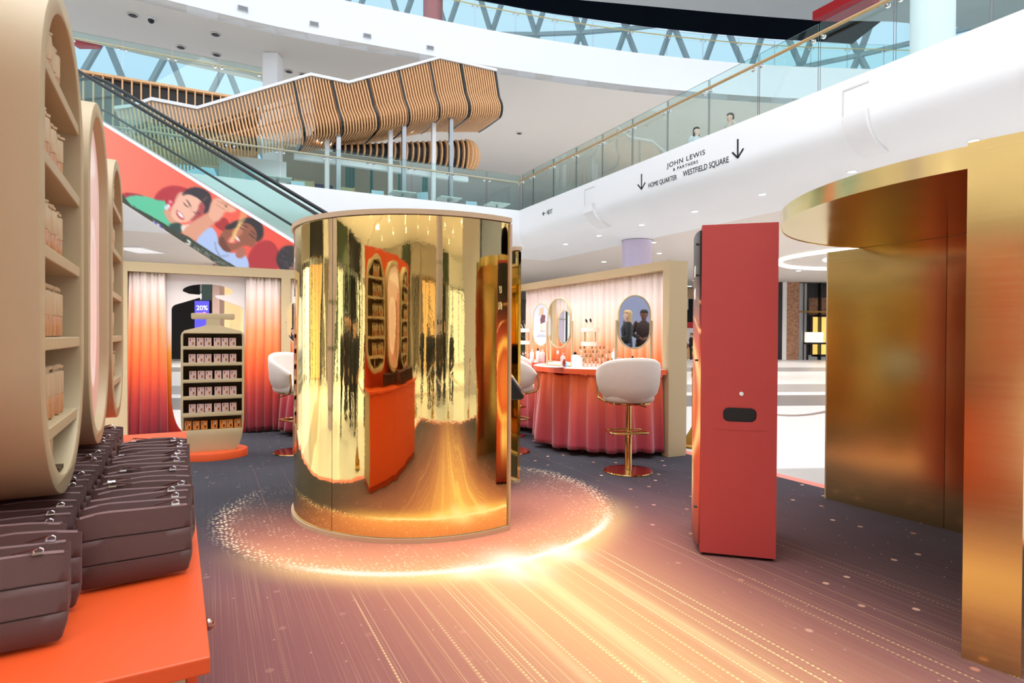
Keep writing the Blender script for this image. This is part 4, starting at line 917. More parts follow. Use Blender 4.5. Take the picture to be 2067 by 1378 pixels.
mb = MB(); Q = [q0, q1, q1 + nq * 1.5, q0 + nq * 1.5]; mb.loft([[(p.x - CA.x, p.y - CA.y, z) for p in Q] for z in (0, HC + .112)]); mb.build('pillar', M_bgold, arch)

# ================================================================== LEFT DISPLAY COUNTER
CRZ = math.radians(29.5); c0 = G(424.5, 1325, .8); C0 = Vector((c0.x, c0.y, 0)); CL = 2.96; CD = .64
KL = .5 / .6        # the whole unit was measured for a 0.8 m top; the top is 0.9 m high, so it is that much smaller and nearer
FC = Matrix.Translation(EYEV) @ Matrix.Scale(KL, 4) @ Matrix.Translation(-EYEV) @ frame_of(C0, CRZ)
Z0 = -(1 - KL) * EYE / KL   # the floor in the unit's own measure
cnt = thing('display_counter', 'orange-topped counter with beige ends along the left side', 'counter', FC.translation, CRZ); cnt.scale = (KL,) * 3
mb = MB(); mb.box(-CD, 0, .768, 0, CL, .8); mb.build('worktop', M_orange, cnt, bevel=.003)
mb = MB(); mb.box(-CD + .01, .02, Z0 + .07, -.04, CL - .02, .7675); mb.build('body', M_beige, cnt)
mb = MB(); mb.box(-CD + .03, .05, Z0 + .001, -.07, CL - .05, Z0 + .07); mb.build('plinth', M_orange, cnt)
for k in range(3):
    mb = MB(); y0 = .022 + k * (CL - .044) / 3; y1 = y0 + (CL - .044) / 3; mb.box(-.0395, y0 + .002, Z0 + .075, -.02, y1 - .002, .764); d = mb.build('door', M_orange, cnt, bevel=.002)
    ky = (.60, y0 + .07, y1 - .07)[k] if k == 0 else (y0 + .07 if k == 1 else y1 - .07)
    mb = MB(); q_ = 0 if k == 0 else -.022; mb.cyl((-.0195, ky, .60), (.012 + q_, ky, .60), .009, 12); mb.sphere((.022 + q_, ky, .60), .017 if k == 0 else .012, 14, 8); mb.build('knob', mat('knob_metal', C(196, 150, 140), .12, 1.0, var=.02) if k == 0 else bpy.data.materials['knob_metal'], d, smooth=50)
mb = MB(); mb.box(-CD + .0, .0, .8005, -CD + .035, CL, 2.43); mb.build('back_panel', M_orange, cnt)
# capsule-shaped wall units
CB, CT_, CW = .965, 2.305, .715; CZ = (CB + CT_) / 2; CHH = CT_ - CB; RIM = .042; CDp = .278
def half_w(z, inset=RIM):
    r = CW / 2 - inset; k = CHH / 2 - CW / 2; dz_ = abs(z - CZ)
    return r if dz_ <= k else math.sqrt(max(0, r * r - (dz_ - k) ** 2))
shelf_z = [1.165, 1.39, 1.615, 1.842, 2.068]
def capsule(label, yc, kind):
    name = 'oval_shelf_unit' if kind == 'shelf' else 'oval_picture_box'
    t = thing(name, label, 'shelf' if kind == 'shelf' else 'picture', FC @ Vector((-.322, yc, 0)), CRZ + PI / 2); t.scale = (KL,) * 3
    outline('surround', [stadium(CW, CHH, 0, CZ, 26), stadium(CW - 2 * RIM, CHH - 2 * RIM, 0, CZ, 26)], CDp, M_beige, t, bevel=.006)
    if kind == 'shelf':
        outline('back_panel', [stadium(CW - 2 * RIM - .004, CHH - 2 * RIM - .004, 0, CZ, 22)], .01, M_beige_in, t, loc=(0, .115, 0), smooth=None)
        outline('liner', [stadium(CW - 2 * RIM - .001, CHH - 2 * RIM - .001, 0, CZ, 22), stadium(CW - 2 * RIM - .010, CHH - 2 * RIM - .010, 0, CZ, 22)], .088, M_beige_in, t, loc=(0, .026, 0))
        for z in shelf_z:
            w_ = min(half_w(z), half_w(z - .03)) + .004; mb = MB(); mb.box(-w_, .006, z - .032, w_, .114, z); mb.build('shelf', M_beige, t, bevel=.003)
    else:
        nz, nx = 150, 60; zs = np.linspace(CB + RIM + .004, CT_ - RIM - .004, nz); P = np.zeros((nz, nx, 3))
        for i, z in enumerate(zs): P[i, :, 0] = np.linspace(-1, 1, nx) * (half_w(z) - .001); P[i, :, 1] = .032; P[i, :, 2] = z
        xx = P[..., 0] / CW * 100; yy = (P[..., 2] - CB) / CHH * 200
        pt = Paint(xx, yy); g = (yy / 200)[..., None]; pt.c = np.array([206, 150, 140.]) * (1 - g) + np.array([244, 216, 212.]) * g
        pt.poly([(-45, 20), (-10, 60), (-18, 110), (-6, 150), (-45, 150)], (222, 164, 150)); pt.poly([(-30, 10), (0, 40), (-8, 90), (4, 130), (-14, 130), (-26, 80)], (176, 108, 92), 3, .8)
        pt.poly([(-10, 0), (14, 30), (4, 70), (12, 100), (0, 100), (-6, 50)], (206, 140, 122), 3, .8); pt.disc(12, 84, 17, (246, 226, 224), 52); pt.disc(12, 84, 12, (232, 190, 184), 40, .5); pt.poly([(-40, 150), (-20, 175), (10, 180), (30, 170), (10, 160)], (250, 232, 228))
        painted_grid('picture', P, soften(pt.c), picture_mat('pink_print', .25, .35), t)
    return t
YC = (.83, 1.68, 2.55)
capsule('large beige oval shelf unit nearest the camera, filled with pump bottles', YC[0], 'shelf')
capsule('beige oval box with a pink silky picture between the two oval shelves', YC[1], 'picture')
capsule('beige oval shelf unit farthest along the left wall by the curtain', YC[2], 'shelf')
# pump bottles
M_amber = mat('amber_serum', C(196, 138, 92), .12, 0.0, spec=.6, var=.12, vscale=30, coat=.4)
M_cap = mat('beige_cap', C(214, 188, 150), .35, .25, var=.03)
bproto = None
def bottle(p, rz, label, group, s=1.0):
    global bproto
    if bproto is None:
        bproto = t = thing('pump_bottle', label, 'bottle', p, rz, group)
        mb = MB(); mb.lathe([(.011, 0), (.0155, .003), (.0165, .01), (.0165, .052), (.012, .058)], 14); mb.build('glass_body', M_amber, t, smooth=40)
        mb = MB(); mb.lathe([(.0168, .054), (.0172, .056), (.0172, .108), (.016, .111)], 14); mb.build('cap', M_cap, t, smooth=40)
        mb = MB(); mb.lathe([(.006, .111), (.006, .119), (.011, .120), (.011, .127), (.009, .129)], 10); mb.bar((0, 0, .1235), (.020, -.012, .122), .007, .006); mb.build('pump', M_cap, t, smooth=40)
    else: t = dup(bproto, p, rz, label, group)
    t.scale = (s, s, s); return t
rows_n = ('bottom', 'second', 'third', 'fourth', 'fifth', 'top')
for ci, (yc, un) in enumerate(((YC[0], 'nearest oval unit'), (YC[2], 'farthest oval unit'))):
    zz = [CB + RIM + .012] + shelf_z
    for r, z in enumerate(zz):
        n = (2, 8, 8, 8, 8, 6)[r]; span = (.020, .2, .2, .2, .2, .11)[r]
        if r == 0: z = CB + RIM + .023
        if r == 0:   # little riser so the lowest row stands level in the round bottom
            wv = .036; F = FC @ frame_of(Vector((-.322, yc, 0)), PI / 2)
            mb = MB(); mb.box(-wv, .012, z - .0105, wv, .106, z); o = mb.build('riser', M_beige_in); o.matrix_world = F; tag(o, f'small brown riser in the round bottom of the {un}', 'riser')
        for k in range(n):
            x = (-span + 2 * span * k / max(1, n - 1)) if r in (0, 5) else (-.258 + k * .0555 if r > 1 else -.228 + k * .0512)
            F = FC @ frame_of(Vector((-.322, yc, 0)), PI / 2)
            p = F @ Vector((x + random.uniform(-.003, .003), .046 + random.uniform(-.004, .004), z + .0005))
            bottle(p, CRZ + PI / 2 + random.uniform(-.5, .5), f'amber pump bottle, {rows_n[r]} row of the {un}, {ORD[k]} from near side', f'pump bottles in the {un}', (1.12 if r else .74) * KL)
# padded pouches
def pouch_mat():
    m = mat('brown_padded_fabric', C(84, 54, 50), .55, sheen=.2, var=.05, vscale=30, bump=.12, bscale=500); return m
M_pouch = pouch_mat(); M_zip = mat('zip_tape', C(150, 124, 124), .5, var=.15, vscale=200); M_tab = mat('leather_tab', C(92, 58, 56), .45, var=.05)
def pouch_proto(seed, w=.245, h=.165):
    rs = random.Random(seed); n = 36; zs = [0, .006, .02, .035, .0505, .053, .0555, .075, .092, .1065, .109, .1115, .13, .148, .158, .165]
    rings = []; wob = [rs.uniform(-1, 1) for _ in range(4)]
    for z in zs:
        f = z / .165; a = w / 2 * (.90 + .10 * min(1, f * 4)) * (1 - .03 * f); b = .026 * (math.sin(min(1, f * 3 + .25) * PI / 2)) * (1 - .78 * f ** 1.6)
        if z == 0: b *= .6; a *= .96
        if z in (.053, .109): b -= .0065
        ring = []
        for j in range(n):
            th = 2 * PI * j / n; cx_ = abs(math.cos(th)) ** .42 * (1 if math.cos(th) >= 0 else -1); sy = abs(math.sin(th)) ** .75 * (1 if math.sin(th) >= 0 else -1)
            x = a * cx_; q = x / (w / 2)
            dz_ = f * (.006 * wob[0] * math.sin(3.1 * q + wob[1] * 2) + .005 * wob[2] * q * q - .004 * abs(q) ** 4); dy = f * .006 * (wob[3] * math.sin(2.2 * q + wob[0]))
            ring.append((x, b * sy * (1 - .25 * q * q) + dy, z * h / .165 + dz_))
        rings.append(ring)
    return rings, wob
POUCH = []
for s in range(4):
    rings, wob = pouch_proto(s + 3)
    mb = MB(); mb.loft(rings); body = mb.build('fabric_body', M_pouch, None, smooth=60)
    t = thing('padded_pouch', 'x', 'pouch', (0, 0, -5)); body.parent = t
    mb = MB(); tp = rings[-1]; m_ = 18; up = [tp[j] for j in range(0, 19)]
    mb.loft([[((p[0]) * .93, p[1] + d, p[2] + e) for d, e in ((-.005, -.001), (.005, -.001), (.004, .0035), (-.004, .0035))] for p in [((tp[j][0] + tp[(36 - j) % 36][0]) / 2, (tp[j][1] + tp[(36 - j) % 36][1]) / 2, tp[j][2]) for j in range(0, 19)]]); mb.build('zip', M_zip, t)
    sx = (.085, -.09, .07, -.07)[s]; zt_ = .168 + tp[0][2] * 0
    zl = sum(p[2] for p in tp) / len(tp)
    pull = MB(); pull.tube([(sx + .008 * math.cos(a), .0, zl + .008 + .0055 * math.sin(a)) for a in np.linspace(0, 2 * PI, 13)[:-1]], .0016, 6, closed=True); pull.box(sx - .009, -.0045, zl + .001, sx + .009, .0045, zl + .0055); pl = pull.build('zip_pull', M_chrome, t, smooth=50)
    mb = MB(); mb.bar((sx, -.004, zl + .014), (sx + (.045 if sx < 0 else -.04), -.030 if sx < 0 else .02, zl + .006), .013, .003); mb.build('tab', M_tab, pl)
    POUCH.append(t)
def place_pouch(i, x, y, rz, lean, label, group, sc=1.0, dz=.0055):
    t = dup(POUCH[i % 4], FC @ Vector((x, y, .8015 + dz)), CRZ + rz, label, group); t.rotation_euler = (-lean, 0, CRZ + rz); t.scale = (KL, KL, sc * KL); return t
for k in range(16):
    place_pouch((1, 0, 2, 0, 3, 1, 2, 3, 0, 2, 0, 1, 0, 0, 2, 3)[k] if k else 0, -.137 + random.uniform(-.006, .010), .455 + k * .074 + random.uniform(-.006, .006), random.uniform(-.05, .05) if k > 1 else .10 - .05 * k, .24 + random.uniform(-.04, .04) if k else .16, f'brown padded zip pouch, {ORD[k]} from the near end of the front row', 'pouches in the front row')
for k in range(26):
    sc = .86 if k > 3 else 1.0
    place_pouch((2, 0, 1, 3, 0)[k % 5], (-.362 if k < 3 else -.404) + random.uniform(-.006, .006), .19 + k * .081, random.uniform(-.05, .05), .22, f'brown padded zip pouch, {ORD[k]} from the near end of the back row', 'pouches in the back row', sc)
for t in POUCH:
    for ch_ in [t] + list(t.children_recursive): bpy.data.objects.remove(ch_)

# ================================================================== BOTTLE-SHAPED DISPLAY STAND
SB = Vector((*G(430, 925).xy, 0)); SRZ = math.radians(27)
STS = (.875, 1, .97)
st = thing('display_stand', 'beige bottle-shaped display stand on an orange oval base', 'display stand', SB + Vector((math.sin(SRZ) * -.02, .02, 0)), SRZ)
def bottle_outline(hw, z0, zs, neck_hw, zn, bar_hw, zb0, zb1, flare=.66, round_top=False):
    p = [(-hw * flare, z0)]
    p += [(-hw + hw * (1 - flare) * (1 - math.sin(a)) if False else -hw * flare - hw * (1 - flare) * math.sin(a), z0 + (.42 * hw / .365) * (1 - math.cos(a))) for a in np.linspace(.12, PI / 2, 8)]
    p += [(-hw, zs - .06), (-hw + .012, zs - .025), (-hw + .04, zs)]
    p += [(-neck_hw - .02, zn - .005), (-neck_hw, zn + .01), (-neck_hw, zb0)]
    if round_top:
        p += [(-bar_hw * .75, zb0 + .01), (-bar_hw, zb0 + .045)] + [(-bar_hw * math.cos(a), zb0 + .055 + (zb1 - zb0 - .055) * math.sin(a)) for a in np.linspace(.15, PI / 2, 8)]
    else: p += [(-bar_hw + .006, zb0), (-bar_hw, zb0 + .008), (-bar_hw, zb1 - .008), (-bar_hw + .008, zb1)]
    q = [(-x, z) for x, z in reversed(p)]
    if abs(p[-1][0]) < 1e-6: q = q[1:]
    return (p + q)[::-1]
SHW = .365; bays = [(1.305, 1.455), (1.115, 1.27), (.92, 1.08), (.73, .885), (.535, .69), (.335, .49)]
outl = bottle_outline(SHW, .085, 1.485, .078, 1.545, .25, 1.625, 1.685)
outline('front_panel', [outl] + [rrect(-.342, a, .342, b, .006) for a, b in bays], .018, M_beige, st, bevel=.002)
outline('back_panel', [outl], .018, M_beige, st, loc=(0, .232, 0), bevel=.002)
mb = MB()
for x in (-.363, .345): mb.box(x, .0185, .50, x + .018, .2315, 1.44)
mb.build('side_panel', M_beige, st)
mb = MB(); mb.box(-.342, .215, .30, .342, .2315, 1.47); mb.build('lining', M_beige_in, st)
for k, (a, b) in enumerate(bays):
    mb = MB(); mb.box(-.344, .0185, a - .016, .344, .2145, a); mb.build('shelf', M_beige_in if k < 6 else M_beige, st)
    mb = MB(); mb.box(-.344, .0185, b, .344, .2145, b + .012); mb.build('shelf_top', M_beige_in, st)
mb = MB(); mb.lathe([(.0, 0), (1, 0), (1, .075), (.985, .084), (0, .084)], 56, M=Matrix.Translation((0, .12, 0)) @ Matrix.Diagonal((.42, .30, 1, 1))); mb.build('base', M_orange, st, smooth=40)
# boxed products
M_pbox = mat('pink_carton', C(232, 196, 190), .5, var=.04); M_obox = mat('orange_carton', C(232, 140, 60), .4, var=.08, vscale=30); M_print = mat('dark_print', C(120, 40, 48), .5, var=.05); M_pgold = mat('gold_print', C(176, 120, 70), .4, .3, var=.05); M_wprint = mat('white_print', C(245, 240, 236), .5, var=.02)
def carton(mats, w, h, d):
    t = thing('product_box', 'x', 'box', (0, 0, -6)); mb = MB(); mb.box(-w / 2, 0, 0, w / 2, d, h); mb.build('carton', mats[0], t)
    mb = MB(); mb.box(-w * .30, -.0008, h * .62, -w * .18, 0, h * .92); mb.box(-w * .30, -.0008, h * .52, -w * .24, 0, h * .60); mb.build('printed_text', mats[1], t)
    mb = MB(); mb.add([(x, -.001, z) for x, z in rrect(w * .02, h * .15, w * .30, h * .48, w * .08)], [tuple(range(24))]); mb.box(w * .06, -.001, h * .5, w * .10, 0, h * .84); mb.box(w * .22, -.001, h * .5, w * .26, 0, h * .84); mb.box(w * .06, -.001, h * .8, w * .26, 0, h * .86); mb.build('printed_bottle', mats[2], t)
    mb = MB(); mb.box(w * .11, -.0006, h * .5, w * .21, 0, h * .8); mb.build('printed_glass', M_wprint, t); return t
bx = [carton((M_pbox, M_print, M_pgold), .069, .094, .075), carton((M_obox, M_print, mat('orange_print_bottle', C(120, 56, 26), .4, var=.05)), .066, .094, .075)]
st.scale = STS; FS = frame_of(st.location, SRZ) @ Matrix.Diagonal((*STS, 1)); rl = ('top', 'second', 'third', 'fourth', 'fifth', 'bottom')
for r, (a, b) in enumerate(bays):
    xs = [-.245, -.150, -.062, .046, .138, .230] if r < 5 else [-.285, -.195, -.105, .012, .115, .195, .288]
    sh = (0, .004, .012, .008, .006, 0)[r]
    for k, x in enumerate(xs):
        c_ = 'pale pink' if r < 5 else 'orange'
        dup(bx[0] if r < 5 else bx[1], FS @ Vector((x + sh + random.uniform(-.002, .002), .045 + random.uniform(0, .012), a + .0005)), SRZ + random.uniform(-.05, .05), f'{c_} product box on the {rl[r]} shelf of the bottle-shaped stand, {ORD[k]} from the left', f'product boxes on the {rl[r]} shelf')
for t in bx:
    for ch_ in list(t.children_recursive) + [t]: bpy.data.objects.remove(ch_)

# ================================================================== CURTAINED WALLS
PL = Vector((-5.04, 7.67, 0)); W1R = math.radians(27.2); F1 = frame_of(PL, W1R); H1 = 2.34
w1 = MB(); L1 = 5.75
w1.box(-.3, 0, H1 - .125, L1, .28, H1)
for a, b in ((-.3, .065), (1.935, 2.06)): w1.box(a, 0, .0015, b, .28, H1 - .125)
w1.box(2.06, .23, .0015, L1, .28, H1 - .125)
o = w1.build('wall_back', M_beige); o.matrix_world = F1; o['kind'] = 'structure'
M_panel = ombre('ombre_panel', [(0, C(150, 30, 40)), (.35, C(190, 60, 30)), (.8, C(214, 110, 20)), (1.15, C(226, 150, 60)), (1.5, C(226, 214, 206)), (2.3, C(232, 230, 232))], .6, 0)
pnl = outline('bottle_cutout_panel', [[(.066, .012), (1.934, .012), (1.934, H1 - .126), (.066, H1 - .126)],
      [(x + 1.0, z) for x, z in bottle_outline(.447, .05, 1.80, .085, 1.915, .315, 1.945, 2.10, .62, True)]], .07, [M_panel], loc=None)
pnl.matrix_world = F1 @ Matrix.Translation((0, .16, 0)); tag(pnl, 'white to orange panel with a pump-bottle-shaped opening behind the display stand', 'panel')
CUR = [(0, C(118, 28, 42)), (.25, C(150, 42, 50)), (.55, C(190, 62, 56)), (.85, C(238, 96, 54)), (1.15, C(255, 130, 70)), (1.45, C(255, 158, 108)), (1.75, C(252, 196, 172)), (2.0, C(248, 228, 220)), (2.34, C(248, 244, 242))]
M_cur = ombre('ombre_curtain', CUR)
M_cur2 = ombre('ombre_curtain_peach', [(0, C(200, 70, 70)), (.9, C(236, 104, 60)), (1.1, C(255, 136, 76)), (1.35, C(255, 180, 142)), (1.6, C(255, 214, 196)), (1.85, C(254, 238, 232)), (2.34, C(252, 248, 246))])
def curtain(name, label, w, z0, z1, M, m, n, amp, seed, flare=0.0, bot=None):
    rs = random.Random(seed); ph = [rs.uniform(0, 6.28) for _ in range(8)]; nx, nz = int(n * 14), 26
    P = []
    for i in range(nz + 1):
        f = i / nz; z = z0 + (z1 - z0) * f; row = []
        for j in range(nx + 1):
            s = j / nx; drift = .10 * math.sin(ph[0] + 2.2 * f + 3 * s) * (1 - f)
            a = math.sin(2 * PI * n * (s + drift / n * 1.6) + ph[1]); b = math.sin(2 * PI * n * .47 * s + ph[2] + 1.3 * f); c = math.sin(2 * PI * n * 2.3 * s + ph[3])
            top = max(0, (f - .88) / .12); mid = 1 - .45 * top
            y = amp * (.62 * a * abs(a) ** -.25 if abs(a) > 1e-4 else 0) * mid + amp * .38 * b * (1 - f * .6) + amp * .35 * c * (top + .12)
            x = (s - .5) * w * (1 + flare * (1 - f)) + .012 * math.cos(2 * PI * n * s + ph[1]) * mid
            row.append((x, y, z))
        P.append(row)
    mb = MB(); mb.loft(P, closed=False, cap=False); o = mb.build(name, m, smooth=180); o.modifiers.new('cloth', 'SOLIDIFY').thickness = .003
    o.matrix_world = M; return tag(o, label, 'curtain')
curtain('curtain', 'ombre curtain at far left, white top to dark red hem, beside the oval units', .41, .02, H1 - .128, F1 @ Matrix.Translation((.275, .085, 0)), M_cur, 4.3, .034, 1, .16)
curtain('curtain', 'ombre curtain right of the bottle-shaped opening, left of the beige post', .46, .02, H1 - .128, F1 @ Matrix.Translation((1.695, .085, 0)), M_cur, 4.2, .034, 2, .05)
curtain('curtain', 'ombre curtain behind the left vanity, right of the beige post', 3.5, .02, H1 - .128, F1 @ Matrix.Translation((3.83, .13, 0)), M_cur2, 26, .04, 3)
PR = Vector((1.823, 6.894, 0)); W2R = math.radians(26.4); F2 = frame_of(PR, W2R); H2 = 2.29; LW = 3.85
w2 = MB(); w2.box(0, 0, H2 - .105, .27, LW, H2); w2.box(0, 0, .0015, .27, .115, H2 - .105); w2.box(.22, .115, .0015, .27, LW, H2 - .105)
o = w2.build('wall_right', M_beige); o.matrix_world = F2; o['kind'] = 'structure'
F2c = F2 @ Matrix.Translation((.12, 2.0, 0)) @ Matrix.Rotation(-PI / 2, 4, 'Z')
curtain('curtain', 'wide gathered curtain, white fading to peach, behind the right vanity mirrors', 3.66, .02, H2 - .107, F2c, M_cur2, 25, .036, 4)
# ================================================================== VANITIES
M_tabtop = mat('white_tabletop', C(244, 236, 234), .35, var=.01); M_skirt = ombre('ombre_skirt', [(0, C(176, 62, 84)), (.25, C(190, 70, 80)), (.55, C(212, 86, 74)), (.85, C(238, 112, 66)), (1.1, C(244, 120, 60))], .75, .5)
M_tablerim = mat('orange_table_rim', C(238, 96, 48), .4, var=.03)
TT_ = 1.02
def vanity(label, F, lobes, tlabel):
    """lobes: (centre y, radius); the front edge bulges towards -x in the wall's frame"""
    def r_at(y, inset): return max([0.0] + [math.sqrt(max(0, (R - inset) ** 2 - (y - c) ** 2)) for c, R in lobes])
    def edge(inset):
        pts = []
        for i, (c, R) in enumerate(lobes):
            for a in np.linspace(0, PI, 40):
                x, y = -(R - inset) * math.sin(a), c - (R - inset) * math.cos(a)
                if all((y - c2) ** 2 + x * x >= (R2 - inset) ** 2 - 1e-9 for k2, (c2, R2) in enumerate(lobes) if k2 != i): pts.append((x, y))
        return pts
    t = thing('vanity_table', label, 'table'); t.matrix_world = F @ Matrix.Translation((-.014, 0, 0))
    E0 = edge(0); mb = MB(); mb.prism([(-.002, E0[0][1])] + E0 + [(-.002, E0[-1][1])], TT_ - .062, TT_ - .003); mb.build('top_board', M_tablerim, t)
    E1_ = edge(.012); mb = MB(); mb.prism([(-.004, E1_[0][1])] + E1_ + [(-.004, E1_[-1][1])], TT_ - .0025, TT_); mb.build('white_top', M_tabtop, t)
    E2_ = edge(.07); P = [Vector((x, y, 0)) for x, y in E2_]; P = resample(P, .009)
    rs = random.Random(5); rows = []; zs = np.linspace(.06, TT_ - .066, 18)
    nrm = []
    for i in range(len(P)):
        a, b = P[max(i - 1, 0)], P[min(i + 1, len(P) - 1)]; tt = (b - a).normalized(); nrm.append(Vector((-tt.y, tt.x, 0)) if Vector((-tt.y, tt.x, 0)).x < 0 or True else 0)
    cs = [Vector((0, lobes[0][0], 0)), Vector((0, lobes[-1][0], 0))]
    ph = [rs.uniform(0, 6) for _ in range(6)]
    for z in zs:
        f = (z - .055) / (TT_ - .12); row = []
        for i, p in enumerate(P):
            s = i * .009; nv = nrm[i]
            if nv.dot(p - (cs[0] if (p - cs[0]).length < (p - cs[1]).length else cs[1])) < 0: nv = -nv
            w_ = math.sin(s * 25 + ph[0] + 1.9 * math.sin(s * 3.1 + ph[1]) + .8 * (1 - f)) ; w2_ = math.sin(s * 9.3 + ph[2] + f); w3 = math.sin(s * 47 + ph[3])
            d = (.046 * (abs(w_) ** .55) * (1 if w_ > 0 else -1) + .034 * w2_) * (1 - .45 * f) + .014 * w3 * f ** 3 + .055 * (1 - f) - .01
            q = p + nv * d; row.append((min(q.x, -.006), q.y, z - (.03 * abs(math.sin(s * 7.5 + ph[4])) ** 3 * (f ** 8)) + .012 * math.sin(s * 9.3 + ph[2]) * (1 - f)))
        rows.append(row)
    mb = MB(); mb.loft(rows, closed=False, cap=False); o = mb.build('skirt', M_skirt, t, smooth=180, solid=.003); o['label'] = tlabel
    for c, R in lobes:
        mb = MB(); mb.lathe([(.22, 0), (.22, .02), (.03, .03), (.03, TT_ - .063)], 20, c=(-R * .55, c, 0)); mb.build('leg', M_steel, t)
    return t
vanity('orange-edged vanity table with coral pleated skirt against the right curtain wall', F2, [(1.07, 1.05), (2.92, .93)], 'coral to orange pleated skirt')
vanity('vanity table with dark red skirt behind the gold booth against the left curtain wall', F1 @ Matrix.Rotation(-PI / 2, 4, 'Z') @ Matrix.Diagonal((1, 1, 1, 1)), [(3.05, 1.15)], 'dark red pleated skirt') if False else None
F1v = F1 @ Matrix.Rotation(PI / 2, 4, 'Z')      # local -x would point into the wall, so mirror along the wall instead
F1v = F1 @ Matrix(((0, 1, 0, 0), (1, 0, 0, 0), (0, 0, 1, 0), (0, 0, 0, 1)))
def vanity_left():
    t0 = vanity('vanity table with red skirt half hidden behind the gold booth', Matrix.Identity(4), [(3.0, 1.12)], 'red pleated skirt')
    for o in t0.children:
        o.data.transform(Matrix(((0, 1, 0, 0), (1, 0, 0, 0), (0, 0, 1, 0), (0, 0, 0, 1)))); o.data.flip_normals()
    t0.matrix_world = F1 @ Matrix.Translation((0, -.014, 0))
    sk = ombre('ombre_skirt_dark', [(0, C(112, 26, 46)), (.4, C(158, 44, 58)), (.75, C(200, 72, 60)), (1.1, C(236, 112, 64))], .75, .5)
    for o in t0.children:
        if o.name.startswith('skirt'): o.data.materials[0] = sk
vanity_left()

# ------------------------------------------------------------------ bar stools
M_stoolgold = mat('stool_brass', C(202, 166, 112), .12, 1.0, var=.04)
STOOL = None
def stool(label, p, face):
    """face: direction angle the sitter looks, 0 = away from the camera (+y)"""
    global STOOL
    if STOOL is not None: return dup(STOOL, p, face, label)
    STOOL = t = thing('bar_stool', label, 'bar stool', p, face, 'cream tub bar stools')
    mb = MB(); mb.lathe([(.0, 0), (.252, 0), (.255, .006), (.25, .016), (.05, .024), (0, .024)], 48); mb.build('base', M_stoolgold, t, smooth=50)
    mb = MB(); mb.lathe([(.04, .022), (.04, .03), (.036, .036), (.036, .36), (.041, .365), (.041, .42), (.029, .425), (.029, .70)], 24); mb.build('column', M_stoolgold, t, smooth=40)
    mb = MB(); mb.tube([(x, y + .06, .405) for x, y in [(p_[0], p_[1]) for p_ in rrect(-.20, -.14, .20, .14, .06, 6)]], .0115, 8, closed=True); mb.bar((-.2, .06 - .06, .405), (.2, 0, .405), .018, .018); mb.build('footrest', M_stoolgold, t, smooth=50)
    mb = MB(); mb.tube([(.03, 0, .70), (.10, -.03, .692), (.17, -.07, .672)], .006, 6); mb.build('lever', M_stoolgold, t, smooth=50)
    def se(a, b, z, n=32, e=.62): return [(a * abs(math.cos(q)) ** e * (1 if math.cos(q) >= 0 else -1), b * abs(math.sin(q)) ** e * (1 if math.sin(q) >= 0 else -1) + .03, z) for q in np.linspace(0, 2 * PI, n, endpoint=False)]
    mb = MB(); mb.loft([se(.20, .20, .725), se(.235, .235, .735), se(.248, .248, .76), se(.248, .248, .805), se(.235, .235, .832), se(.15, .15, .843)]); mb.build('seat_cushion', M_cream_fab, t, smooth=60)
    mb = MB(); mb.loft([se(.19, .19, .702), se(.21, .21, .71), se(.21, .21, .724)]); mb.build('seat_pan', M_stoolgold, t, smooth=40)
    rings = []
    for th in np.linspace(-math.radians(128), math.radians(128), 41):
        q = abs(th) / math.radians(128); zt_ = 1.19 - .225 * (q ** 2.2); k = 1 - .25 * max(0, q - .55) / .45
        zb_ = .735 + .05 * q; s_, c_ = math.sin(th), -math.cos(th); ring = []
        for r, z in ((.205, zb_ - .01), (.255, zb_ + .01), (.295, zb_ + .06), (.318, zb_ + .14), (.325, (zb_ + zt_) / 2 + .05), (.328, zt_ - .04), (.322, zt_ - .012), (.305, zt_), (.287, zt_ - .012), (.28, zt_ - .05), (.268, (zb_ + zt_) / 2), (.255, zb_ + .09), (.225, zb_ + .03)):
            ring.append((r * s_ * 1.02, r * c_ * .98 + .03, z))
        rings.append(ring)
    mb = MB(); mb.loft(rings); mb.build('tub_back', M_cream_fab, t, smooth=70)
    for sx in (-1, 1):
        mb = MB(); mb.tube([(sx * .11, .02, .715), (sx * .22, .12, .72), (sx * .265, .215, .745), (sx * .272, .235, .79), (sx * .270, .232, .90), (sx * .268, .225, .95)], .013, 8); mb.build('arm_frame', M_stoolgold, t, smooth=50)
    return t
stool('cream tub bar stool with its back to the camera in front of the right vanity', Vector((*G(1268, 951).xy, 0)), .10)
stool('cream tub bar stool partly hidden by the right edge of the gold booth', Vector((-.03, 7.2, 0)), -1.0)
stool('cream bar stool farther back behind the gold booth edge, mostly hidden', Vector((-.06, 8.35, 0)), -.6)
stool('cream tub bar stool on the left of the gold booth', Vector((-2.57, 7.08, 0)), -2.1)

